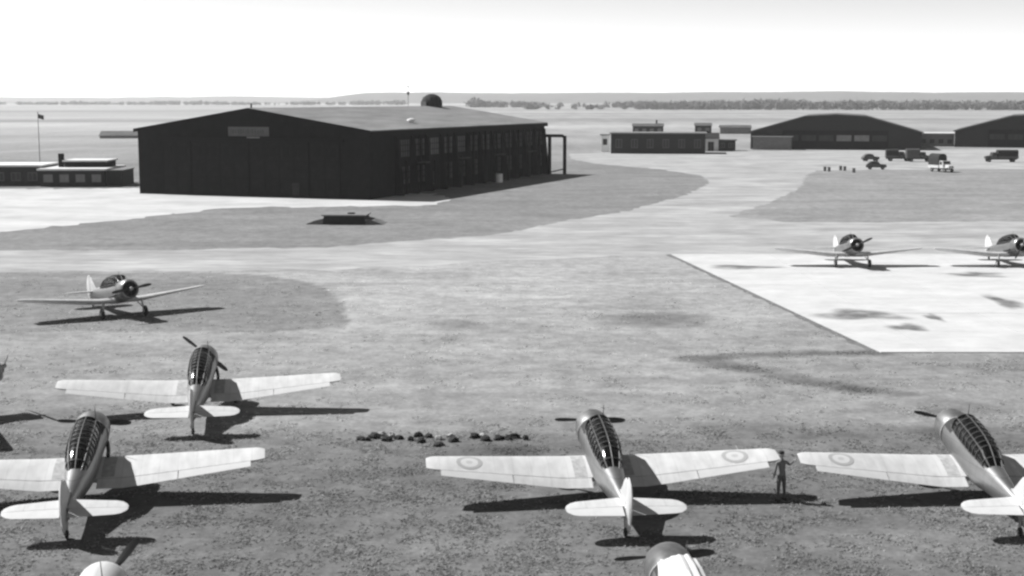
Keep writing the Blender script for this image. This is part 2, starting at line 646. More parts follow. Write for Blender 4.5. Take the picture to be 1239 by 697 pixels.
# ------------------------------------------------------------------ materials for things
m_black = mat('black_timber', 0.009, 0.85, 0.35, 0.8, 0.06)
m_black2 = mat('dark_door_paint', 0.011, 0.85, 0.3, 1.2, 0.06)
m_trim = mat('dark_trim', 0.009, 0.8, 0.2, 2.0, 0.06)
m_roof = mat('roof_felt', 0.185, 0.9, 0.25, 0.35, 0.15, stretch=(1, .25, 1))
m_glass_d = mat('dusty_window_glass', 0.022, 0.45, 0.5, 0.35, 0.25)
m_glass_m = mat('hazy_window_glass', 0.035, 0.4, 0.6, 0.5, 0.3)
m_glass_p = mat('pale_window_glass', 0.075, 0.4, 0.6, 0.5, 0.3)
m_sign = mat('sign_board_paint', 0.085, 0.7, 0.15, 2.0)
m_sign_l = mat('faded_sign_strokes', 0.055, 0.7)
m_white = mat('white_wall_paint', 0.6, 0.7, 0.1, 1.5)
m_wroof = mat('white_roof', 0.55, 0.8, 0.12, 0.6)
m_grey = mat('mid_grey_paint', 0.16, 0.7, 0.2, 1.5)
m_dark = mat('dark_paint', 0.026, 0.75, 0.25, 2.0, 0.1)
m_steel = mat('pole_paint', 0.18, 0.5, 0.1, 4)
m_flag = mat('flag_cloth', 0.06, 0.9, 0.2, 6)

# ------------------------------------------------------------------ hangars
HA = 0.352
def big_hangar():
    W, L, E_, A_ = 39.24, 77.9, 9.72, 12.84
    h = thing('hangar', 'large black gabled hangar with grey roof and a row of side windows', 'hangar', (-20.51, 203.0, 0), -HA, 'hangars on the airfield')
    h['group'] = 'hangars on the airfield'
    th = 0.3
    # gable walls: pentagon prisms
    pent = [(-W, 0), (0, 0), (0, E_), (-W / 2, A_), (-W, E_)]
    # front opening is filled by sliding doors standing proud of the wall
    MB().prism(pent, 0.0, th).build('wall', m_black, h)
    MB().prism(pent, L - th, L).build('wall', m_black, h)
    MB().span((-th, th + .003, 0), (0, L - th - .003, E_)).build('wall', m_black, h)
    MB().span((-W, th + .003, 0), (-W + th, L - th - .003, E_)).build('wall', m_black, h)
    # roof: two slabs with a little overhang, felt strips standing proud
    roof = MB()
    sl = (A_ - E_) / (W / 2)
    ov = 0.45
    for s in (1, -1):
        xa, xe = -W / 2, (-W / 2 + s * (W / 2 + ov))
        za, ze = A_ + 0.03, E_ - sl * ov + 0.03
        poly = [(xa, za), (xe, ze), (xe, ze + 0.28), (xa, za + 0.28)]
        roof.prism(poly, -ov, L + ov)
    ro = roof.build('roof', m_roof, h)
    st = MB()
    for k in range(26):
        y = 1.5 + 3.0 * k
        for s in (1, -1):
            xa, xe = -W / 2, (-W / 2 + s * (W / 2 + ov - .05))
            za, ze = A_ + 0.31, E_ - sl * ov + 0.31
            st.prism([(xa, za), (xe, ze), (xe, ze + .03), (xa, za + .03)], y, y + .12)
    st.build('felt_strip', m_roof, ro)
    fa = MB()
    for s in (1, -1):
        xa, xe = -W / 2, (-W / 2 + s * (W / 2 + ov))
        za, ze = A_ - .2, E_ - sl * ov - .2
        fa.prism([(xa, za), (xe, ze), (xe, ze + .5), (xa, za + .5)], -ov - .08, -ov - .005)
    fa.span((ov + .005, -ov, E_ - .5), (ov + .09, L + ov, E_ + .1))
    fa.build('fascia', m_trim, h)
    # front doors: six tall leaves on two rails with rails and stiles
    DW, DH = 30.0, 8.2
    for k in range(6):
        x0 = -W / 2 - DW / 2 + k * DW / 6
        off = -0.12 if k % 2 else -0.32
        d = MB().span((x0 + .02, off - .12, 0.12), (x0 + DW / 6 - .02, off, DH)).build('door', m_black2, h)
        t = MB()
        for z in (.25, 2.8, 5.4, DH - .15):
            t.span((x0 + .1, off - .18, z - .12), (x0 + DW / 6 - .1, off - .123, z + .12))
        for x in (x0 + .12, x0 + DW / 12, x0 + DW / 6 - .12):
            t.span((x - .08, off - .17, .1), (x + .08, off - .124, DH - .05))
        t.build('door_rail', m_trim, d)
        p = MB()
        for (xx) in (x0 + 1.2, x0 + 2.5, x0 + 3.8):
            p.span((xx - .5, off - .16, 6.0), (xx + .5, off - .125, 7.4))
        p.build('pane', m_trim, d)
    MB().span((-W / 2 - DW / 2 - .6, -.55, DH + .05), (-W / 2 + DW / 2 + .6, -.03, DH + .5)).build('door_track', m_trim, h)
    # pale sign board with worn, unreadable strokes
    sx0 = -W / 2 - 3.6
    sb = MB().span((sx0, -.16, 8.95), (sx0 + 6.9, -.02, 10.35)).build('sign_board', m_sign, h)
    ss = MB()
    x = sx0 + .4
    while x < sx0 + 6.3:
        wd = random.uniform(.12, .34)
        ss.span((x, -.185, 9.3 + random.uniform(0, .12)), (x + wd, -.163, 10.0 - random.uniform(0, .12)))
        x += wd + random.uniform(.1, .3)
    ss.build('faded_strokes', m_sign_l, sb)['kind'] = 'stuff'
    MB().span((sx0 + 3.4, -.6, 8.72), (sx0 + 5.6, -.56, 8.9)).build('lamp_bracket', m_grey, h)
    # wicket and stair by the right-hand door post
    wk = MB().span((-12.4, -.5, 0), (-11.3, -.44, 2.2)).build('wicket_door', m_dark, h)
    # side: buttresses, upper windows and lower windows
    nb = 12
    y0, dy = 9.0, (L - 10.0) / nb
    for k in range(nb + 1):
        y = y0 + dy * k
        MB().prism([(0.003, 0), (1.25, 0), (.45, E_ - 1.0), (.003, E_ - .7)], y - .28, y + .28).build('buttress', m_black, h)
    for k in range(nb):
        ya, yb = y0 + dy * k + .75, y0 + dy * (k + 1) - .75
        for (za, zb, nh, nm) in ((5.7, 8.4, 3, 5), (1.6, 4.3, 3, 5)):
            if zb < 5 and k % 4 == 2:
                dd = MB().span((.003, ya + .8, 0), (.10, ya + 3.0, 3.0)).build('side_door', m_dark, h)
                MB().span((.103, ya + 1.8, 1.0), (.16, ya + 1.95, 1.15)).build('handle', m_grey, dd)
                continue
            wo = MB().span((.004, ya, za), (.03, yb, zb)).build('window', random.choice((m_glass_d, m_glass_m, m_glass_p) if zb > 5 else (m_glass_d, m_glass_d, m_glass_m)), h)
            fr = MB()
            for i in range(nm + 1):
                y = ya + (yb - ya) * i / nm
                fr.span((.033, y - .05, za - .06), (.10, y + .05, zb + .06))
            for i in range(nh + 1):
                z = za + (zb - za) * i / nh
                fr.span((.035, ya, z - .05), (.095, yb, z + .05))
            fr.build('window_frame', m_trim, wo)
    for k in range(nb):
        ya, yb = y0 + dy * k + .75, y0 + dy * (k + 1) - .75
        yc = (ya + yb) / 2 + random.uniform(-.5, .5)
        MB().span((.12, yc - .16, 0.0), (.42, yc + .16, random.choice((8.9, 8.9, 5.2, 4.9)))).build('pier', random.choice((m_black, m_trim, m_dark)), h)
        if k % 3 == 1:
            MB().span((.12, ya - .1, 4.55), (1.0, yb + .1, 4.75)).build('canopy_ledge', m_dark, h)
    # rail frame that carries the rear doors past the corner
    og = MB()
    for x in (1.2, 4.3):
        og.bar((x, L - .4, 0), (x, L - .4, 7.4), .36, 8)
    og.bar((.2, L - .4, 7.4), (3.9, L - .4, 7.4), .3, 8)
    og.bar((3.9, L - .4, 7.4), (4.3, L - .4, 6.9), .3, 8)
    og.bar((1.2, L - .4, .3), (4.3, L - .4, 1.0), .12, 6)
    og.bar((.2, L - .4, 3.0), (1.2, L - .4, 2.2), .12, 6)
    og.build('door_runway_frame', m_black, h)
    # roof fittings
    cy = 68.0
    cu = MB().lathe((-W / 2, cy, A_ - .8), (0, 0, 1), [(0, 1.9), (.9, 2.0), (1.6, 2.05), (2.2, 1.95), (2.8, 1.6), (3.2, 1.05), (3.42, .4), (3.46, 0.0)], 20).build('cupola', m_dark, h, smooth=True)
    MB().box((-W / 2 - .9, cy - 1.82, A_ + .55), (1.5, .25, 1.3), rz=-.45).build('hatch', m_sign, cu)
    rb = MB()
    for k in range(10):
        t = 2 * math.pi * k / 10
        rb.bar((-W / 2 + 2.05 * math.cos(t), cy + 2.05 * math.sin(t), A_ + .5), (-W / 2 + 1.66 * math.cos(t), cy + 1.66 * math.sin(t), A_ + 2.0), .06, 5)
    rb.build('cupola_rib', m_trim, cu)
    ms = MB().bar((-W / 2, 57, A_ + .2), (-W / 2, 57, A_ + 4.3), .05, 6)
    ms.bar((-W / 2 - .5, 57, A_ + 3.9), (-W / 2 + .5, 57, A_ + 3.9), .05, 5)
    ms.box((-W / 2, 57, A_ + 2.7), (.35, .35, .5))
    ms.build('mast', m_grey, h)
    MB().bar((-W / 2, .6, A_ + .3), (-W / 2, .6, A_ + .95), .14, 8).build('vent', m_dark, h)
    v = MB().lathe((-4.2, 24, E_ + .55), (0, 0, 1), [(0, .45), (.7, .45), (.75, .7), (1.0, .6), (1.15, 0)], 14)
    v.build('roof_vent', m_white, h, smooth=True)
big_hangar()

def small_hangar(px, py, wpx, r, W, L, E_, A_, label, lean=True):
    x, y = gxy(px, py)
    h = thing('hangar', label, 'hangar', (x, y, 0), r, 'hangars on the airfield')
    pent = [(-W / 2, 0), (W / 2, 0), (W / 2, E_), (W * .18, A_ - .5), (0, A_), (-W * .18, A_ - .5), (-W / 2, E_)]
    MB().prism(pent, 0, .3).build('wall', m_dark, h)
    MB().prism(pent, L - .3, L).build('wall', m_dark, h)
    MB().span((-W / 2, .303, 0), (-W / 2 + .3, L - .303, E_)).build('wall', m_dark, h)
    MB().span((W / 2 - .3, .303, 0), (W / 2, L - .303, E_)).build('wall', m_dark, h)
    rf = MB()
    prof = [(-W / 2 - .5, E_ - .1), (-W * .18, A_ - .47), (0, A_ + .03), (W * .18, A_ - .47), (W / 2 + .5, E_ - .1)]
    rf.prism(prof + [(a, b + .3) for a, b in prof[::-1]], -.5, L + .5)
    rf.build('roof', m_roof_d, h)
    DW = W * .62
    for k in range(6):
        x0 = -DW / 2 + k * DW / 6
        off = -.1 if k % 2 else -.3
        d = MB().span((x0 + .03, off - .1, .1), (x0 + DW / 6 - .03, off, E_ + .6)).build('door', m_black2, h)
        p = MB()
        for q in (.22, .5, .78):
            p.span((x0 + DW / 6 * q - .7, off - .13, E_ * .5), (x0 + DW / 6 * q + .7, off - .103, E_ * .85))
        p.build('pane', m_pane_l if k in (3, 4) else m_glass_d, d)
    if lean:
        le = MB().span((-W / 2 + 1, -6, 0), (-W / 2 + 12, -.03, 3.6)).build('lean_to', m_grey, h)
        MB().prism([(-W / 2 + .6, 3.63), (-W / 2 + 12.4, 3.63), (-W / 2 + 12.4, 3.8), (-W / 2 + .6, 3.8)], -6.4, -.03).build('lean_to_roof', m_grey, le)
        for k in range(3):
            MB().span((-W / 2 + 2.2 + 3.3 * k, -6.06, 1.2), (-W / 2 + 4.2 + 3.3 * k, -6.003, 2.6)).build('window', m_pane_l, le)
    return h
m_roof_d = mat('dark_roof_felt', 0.075, 0.9, 0.3, 0.3)
m_pane_l = mat('pale_dusty_glass', 0.14, 0.35, 0.3, 1.0, 0.5)
small_hangar(1010, 181, 205, -.23, 48.5, 42, 4.9, 9.9, 'dark low-gabled hangar behind the parked lorries')
small_hangar(1262, 179, 212, -.35, 51, 42, 4.8, 9.8, 'dark gabled hangar cut off by the right edge of the picture', False)

# ------------------------------------------------------------------ low buildings
def hut(name, label, px, py, w_, d_, h_, r=0.0, roof='flat', wallm=None, roofm=None, rh=1.2, nwin=4, winm=None, cat='building', group=None, wz=(.9, 2.2), chimney=None, endm=None, loc=None):
    x, y = loc or gxy(px, py)
    o = thing(name, label, cat, (x, y, 0), r, group)
    wm, rm = wallm or m_dark, roofm or m_wroof
    if roof == 'flat':
        MB().span((-w_ / 2, 0, 0), (w_ / 2, d_, h_)).build('wall', wm, o)
        rf = MB().span((-w_ / 2 - .4, -.5, h_ + .003), (w_ / 2 + .4, d_ + .4, h_ + .3)).build('roof', rm, o)
    else:
        MB().prism([(0, 0), (d_, 0), (d_, h_), (d_ / 2, h_ + rh), (0, h_)], -w_ / 2, w_ / 2, 'x').build('wall', wm, o)
        s = rh / (d_ / 2)
        pr = [(-.4, h_ - .4 * s + .03), (d_ / 2, h_ + rh + .03), (d_ + .4, h_ - .4 * s + .03)]
        rf = MB().prism(pr + [(a, b + .16) for a, b in pr[::-1]], -w_ / 2 - .3, w_ / 2 + .3, 'x').build('roof', rm, o)
    if endm:
        if roof == 'flat':
            MB().span((-w_ / 2 - .06, .05, 0), (-w_ / 2 - .003, d_ - .05, h_ - .05)).build('end_wall', endm, o)
        else:
            MB().prism([(.05, 0), (d_ - .05, 0), (d_ - .05, h_ - .05), (d_ / 2, h_ + rh - .08), (.05, h_ - .05)], -w_ / 2 - .06, -w_ / 2 - .003, 'x').build('end_wall', endm, o)
    for k in range(nwin):
        xx = -w_ / 2 + w_ * (k + .5) / nwin
        ww = min(1.6, w_ / nwin * .55)
        wi = MB().span((xx - ww / 2, -.04, wz[0]), (xx + ww / 2, -.003, wz[1])).build('window', winm or m_pane_l, o)
        f = MB()
        for dx in (-ww / 2, 0, ww / 2):
            f.span((xx + dx - .04, -.09, wz[0] - .05), (xx + dx + .04, -.043, wz[1] + .05))
        for z in (wz[0], wz[1]):
            f.span((xx - ww / 2, -.085, z - .04), (xx + ww / 2, -.042, z + .04))
        f.build('frame', m_grey, wi)
    if chimney:
        for cx in chimney:
            MB().span((cx - .35, d_ * .45, h_), (cx + .35, d_ * .45 + .7, h_ + rh + 1.6)).build('chimney', m_black, rf)
    return o

# operations block by the left edge
hut('hut', 'long dark hut with white flat roof at the left edge of the field', 0, 225, 13.6, 11, 3.2, 0.05, winm=m_glass_d, nwin=5)
b = hut('operations_block', 'dark block with stepped white roofs and a chimney left of the big hangar', 88, 226, 10.6, 13, 2.7, 0.03, nwin=4, wz=(.8, 2.0))
up = MB().span((-2.6, 5.0, 3.003), (4.4, 11.5, 3.95)).build('clerestory', m_black, b)
MB().span((-2.9, 4.7, 3.953), (4.7, 11.9, 4.2)).build('clerestory_roof', m_wroof, up)
MB().span((-3.7, 5.2, 3.003), (-2.9, 6.0, 5.3)).build('chimney', m_black, b)
an = MB().span((5.35, 1.0, 0), (8.0, 9, 2.6)).build('annexe', m_dark, b)
MB().span((5.45, .8, 2.603), (8.2, 9.2, 2.75)).build('annexe_roof', m_grey, an)

# buildings in the right distance
hut('workshop', 'long dark workshop with pale roof edge and white end wall', 796, 186, 25.2, 13, 5.3, -.12, wallm=m_dark, roofm=m_grey, nwin=6, wz=(1.6, 3.8), winm=m_glass_d, endm=m_white)
hut('latrine_hut', 'small pale upright hut at the white end of the workshop', 732, 184, 2.0, 2.4, 4.6, -.1, wallm=m_white, roofm=m_grey, nwin=1, wz=(2.0, 3.6), winm=m_dark)
hut('store_hut', 'pale hut with dark doorway between workshop and low-gabled hangar', 860, 183, 4.2, 7, 3.6, -.12, roof='gable', wallm=m_white, roofm=m_dark, nwin=1, wz=(.1, 2.6), winm=m_dark)
hut('store_hut', 'dark flat hut in front of the lean-to of the low-gabled hangar', 879, 182.5, 5.0, 5, 2.9, -.1, wallm=m_dark, roofm=m_grey, nwin=2, winm=m_glass_d)
hut('barrack_hut', 'low distant hut with a chimney behind the long dark workshop', 784, 162, 13, 8, 3.2, -.1, roof='gable', wallm=m_dark, roofm=m_roof_d, nwin=4, rh=1.0, chimney=(3.6,))
hut('barrack_hut', 'low distant hut behind the pale store hut', 851, 161, 7, 8, 3.2, -.1, roof='gable', wallm=m_dark, roofm=m_roof_d, nwin=2, rh=1.0)
hut('barrack_hut', 'long low distant hut behind the dark flat hut', 890, 162, 13, 8, 2.6, -.1, roof='gable', wallm=m_grey, roofm=m_roof_d, nwin=4, rh=.9)
hut('linking_shed', 'grey flat shed between the two dark gabled hangars', 1133, 177, 10.5, 12, 3.8, -.25, wallm=m_grey, roofm=m_white, nwin=4, winm=m_dark)
hut('distant_shed', 'dark low roof far off beyond the left corner of the big hangar', 152, 167.5, 19, 10, 1.0, .1, roof='gable', wallm=m_grey, roofm=m_roof_d, nwin=3, rh=1.5, wz=(.3, .8))

def pole(name, label, cat, px, py, h_, r=0.09, flag=False):
    x, y = gxy(px, py)
    o = thing(name, label, cat, (x, y, 0))
    MB().bar((0, 0, 0), (0, 0, h_), r, 8, r * .6).build('pole', m_steel, o)
    MB().lathe((0, 0, 0), (0, 0, 1), [(0, r * 3.4), (.25, r * 3.2), (.3, r)], 10, True).build('base', m_grey, o)
    if flag:
        vs, fs = [], []
        n = 8
        for i in range(n + 1):
            t = i / n
            for z in (0, 1):
                vs.append((0.06 + 1.25 * t, .22 * math.sin(t * 6) * t, h_ - .15 - z * .95 - .3 * t))
        for i in range(n):
            fs.append((2 * i, 2 * i + 1, 2 * i + 3, 2 * i + 2))
        f = MB().add(vs, fs).build('flag', m_flag, o, smooth=True)
        sm = f.modifiers.new('thick', 'SOLIDIFY')
        sm.thickness = .015
        MB().lathe((0, 0, h_), (0, 0, 1), [(0, .02), (.05, .12), (.14, .14), (.22, .1), (.27, 0)], 10).build('finial', m_dark, o, smooth=True)
    return o
pole('flagpole', 'tall thin flagpole with a small dark flag behind the dark huts', 'flagpole', 48.5, 200, 11.4, .10, True)

# low flat-topped tank in the turf before the hangar
def tank():
    x, y = gxy(418, 271)
    o = thing('water_tank', 'low dark flat-topped tank sunk in the turf before the big hangar', 'tank', (x, y, 0), -.05)
    MB().prism([(-2.5, 0), (2.5, 0), (2.35, 1.0), (-2.35, 1.0)], -1.0, 2.6).build('tank_wall', m_dark, o)
    MB().span((-2.6, -1.15, 1.003), (2.6, 2.75, 1.14)).build('lid', m_grey, o)
    for s in (-1, 1):
        prof = [(s * 2.4, 0), (s * 2.4, .7), (s * 3.4, .45), (s * 4.6, 0)]
        MB().prism(prof, -.9, 2.4).build('earth_bank', m_edge, o)
    MB().lathe((.6, .6, 1.14), (0, 0, 1), [(0, .45), (.12, .45), (.16, .36), (.16, 0)], 14).build('hatch', m_dark, o)
tank()

# ------------------------------------------------------------------ aircraft
m_paint = mat('aircraft_paint', 0.50, 0.42, 0.07, 1.1, 0.45)
def seams(m, px, py, pz, amt=0.3, wd=0.016):
    """thin darker plate joints and grime on a painted skin"""
    n, l = m.node_tree.nodes, m.node_tree.links
    b = n['Principled BSDF']
    src = b.inputs['Base Color'].links[0].from_socket
    tc = n.new('ShaderNodeTexCoord')
    sp = n.new('ShaderNodeSeparateXYZ')
    l.new(tc.outputs['Object'], sp.inputs[0])
    prev = src
    for ax, per in zip('XYZ', (px, py, pz)):
        if not per: continue
        dv = n.new('ShaderNodeMath'); dv.operation = 'DIVIDE'; dv.inputs[1].default_value = per
        l.new(sp.outputs[ax], dv.inputs[0])
        fr = n.new('ShaderNodeMath'); fr.operation = 'FRACT'
        l.new(dv.outputs[0], fr.inputs[0])
        lt = n.new('ShaderNodeMath'); lt.operation = 'LESS_THAN'; lt.inputs[1].default_value = wd / per
        l.new(fr.outputs[0], lt.inputs[0])
        mr = n.new('ShaderNodeMapRange'); mr.inputs[3].default_value = 1.0; mr.inputs[4].default_value = 1 - amt
        l.new(lt.outputs[0], mr.inputs[0])
        mu = n.new('ShaderNodeVectorMath'); mu.operation = 'MULTIPLY'
        l.new(prev, mu.inputs[0]); l.new(mr.outputs[0], mu.inputs[1])
        prev = mu.outputs[0]
    mp = n.new('ShaderNodeMapping'); mp.inputs['Scale'].default_value = (3.5, .5, 3.5)
    l.new(tc.outputs['Object'], mp.inputs[0])
    t = n.new('ShaderNodeTexNoise'); t.inputs['Scale'].default_value = 1.0; t.inputs['Detail'].default_value = 6
    l.new(mp.outputs[0], t.inputs['Vector'])
    mr = n.new('ShaderNodeMapRange'); mr.inputs[1].default_value = .35; mr.inputs[2].default_value = .62
    mr.inputs[3].default_value = .87; mr.inputs[4].default_value = 1.03
    l.new(t.outputs[0], mr.inputs[0])
    mu = n.new('ShaderNodeVectorMath'); mu.operation = 'MULTIPLY'
    l.new(prev, mu.inputs[0]); l.new(mr.outputs[0], mu.inputs[1])
    l.new(mu.outputs[0], b.inputs['Base Color'])
seams(m_paint, .66, 0, 0, .22)
m_skin_metal = mat('bare_metal_skin', 0.25, 0.40, 0.10, 1.1, 0.5, metallic=0.78)
seams(m_skin_metal, 0, .62, .38, .3)
m_paint2 = mat('aircraft_fabric', 0.46, 0.55, 0.08, 1.3, 0.35)
m_metal = mat('dull_metal', 0.30, 0.35, 0.2, 5, 0.5)
m_engine = mat('engine_black', 0.02, 0.5, 0.3, 6, 0.4)
m_tyre = mat('tyre_rubber', 0.022, 0.85, 0.2, 8)
m_prop = mat('propeller_black', 0.022, 0.45, 0.15, 6, 0.5)
m_rdark = mat('roundel_dark', 0.30, 0.6)
m_rwhite = mat('roundel_white', 0.46, 0.5)
m_rmid = mat('roundel_centre', 0.36, 0.6)
m_walk = mat('wing_walk', 0.33, 0.9, 0.3, 5)
m_frame = mat('canopy_frame_paint', 0.07, 0.5, 0.1, 4)
m_cock = mat('cockpit_black', 0.03, 0.8, 0.2, 5)
m_canvas = mat('white_canvas', 0.5, 0.9, 0.08, 4, 0.1, bump=.4)
m_slit = mat('hinge_gap', 0.06, 0.9)

def glass_mat():
    m = bpy.data.materials.new('canopy_glass')
    m.use_nodes = True
    n, l = m.node_tree.nodes, m.node_tree.links
    n.remove(n['Principled BSDF'])
    out = n['Material Output']
    tr = n.new('ShaderNodeBsdfTransparent')
    tr.inputs[0].default_value = (.32, .32, .32, 1)
    gl = n.new('ShaderNodeBsdfGlossy')
    gl.inputs['Roughness'].default_value = .12
    gl.inputs['Color'].default_value = (.9, .9, .9, 1)
    lw = n.new('ShaderNodeFresnel')
    lw.inputs['IOR'].default_value = 1.5
    mx = n.new('ShaderNodeMixShader')
    l.new(lw.outputs[0], mx.inputs[0])
    l.new(tr.outputs[0], mx.inputs[1])
    l.new(gl.outputs[0], mx.inputs[2])
    l.new(mx.outputs[0], out.inputs['Surface'])
    return m
m_glass = glass_mat()

TH = R(11.6)
PM = Matrix.Rotation(TH, 4, 'X')
HUB = Vector((0, 2.0, 1.92))
DROP = 0.15
def droop(mb):
    mb.v = [(p[0], p[1], p[2] - DROP * min(1.0, max(0.0, (p[1] + 3.5) / 5.5))) for p in mb.v]
    return mb
BODY = ('fuselage', 'cowling', 'engine', 'exhaust_pipe', 'cowl_ring', 'cockpit', 'seat', 'canopy', 'canopy_frame', 'antenna_mast', 'anti_glare_panel')

def wing_le(x):
    x = abs(x)
    if x <= 1.5: return -0.02
    return -0.02 - 0.80 * (x - 1.5) / 4.7
def wing_te(x):
    x = abs(x)
    if x <= 1.5: return -2.36
    return -2.36 + 0.20 * (x - 1.5) / 4.7
def wing_z(x):
    x = abs(x)
    return 1.20 if x <= 1.5 else 1.20 + 0.58 * (x - 1.5) / 4.9
def tipf(x):
    u = max(0.0, (abs(x) - 5.95) / 0.46)
    return 1.0 - 0.26 * min(u, 1.0) ** 3
def foil(f):
    return 5 * (0.2969 * math.sqrt(f) - 0.126 * f - 0.3516 * f * f + 0.2843 * f ** 3 - 0.1036 * f ** 4)
def wing_pt(x, f, side, lift=0.0):
    le, te = wing_le(x), wing_te(x)
    k = tipf(x)
    mid = le + (te - le) * .42
    le, te = mid + (le - mid) * k, mid + (te - mid) * k
    c = le - te
    tc = (0.15 - 0.05 * max(0, abs(x) - 1.5) / 4.9) * max(.15, 1 - 2.6 * (1 - k))
    inc = 0.035 * (0.3 - f) * c
    z = wing_z(x) + inc + side * foil(f) * tc * c + 0.02 * c * math.sin(math.pi * f)
    return Vector((x, le - f * c, z + lift))

def wing_piece(x0, x1, f0, f1, n=10, s=1, nf=9, tip=False):
    xsn = [x0 + (x1 - x0) * i / n for i in range(n + 1)]
    if tip:
        xsn += [6.1, 6.22, 6.32, 6.39, 6.41]
    rings = []
    for x in xsn:
        fr = [f0 + (f1 - f0) * (i / nf) ** (1.6 if f0 == 0 else 1) for i in range(nf + 1)]
        up = [wing_pt(s * x, f, 1) for f in fr]
        lo = [wing_pt(s * x, f, -1) for f in fr[::-1]]
        if f0 == 0: lo = lo[:-1]
        if f1 >= 1: lo = lo[1:]
        rings.append(up + lo)
    return MB().loft(rings)

def ell(y, zc, hw, hh, n=24, p=2.3):
    out = []
    for k in range(n):
        t = 2 * math.pi * k / n
        c, s_ = math.cos(t), math.sin(t)
        out.append(Vector((hw * math.copysign(abs(c) ** (2 / p), c), y, zc + hh * math.copysign(abs(s_) ** (2 / p), s_))))
    return out

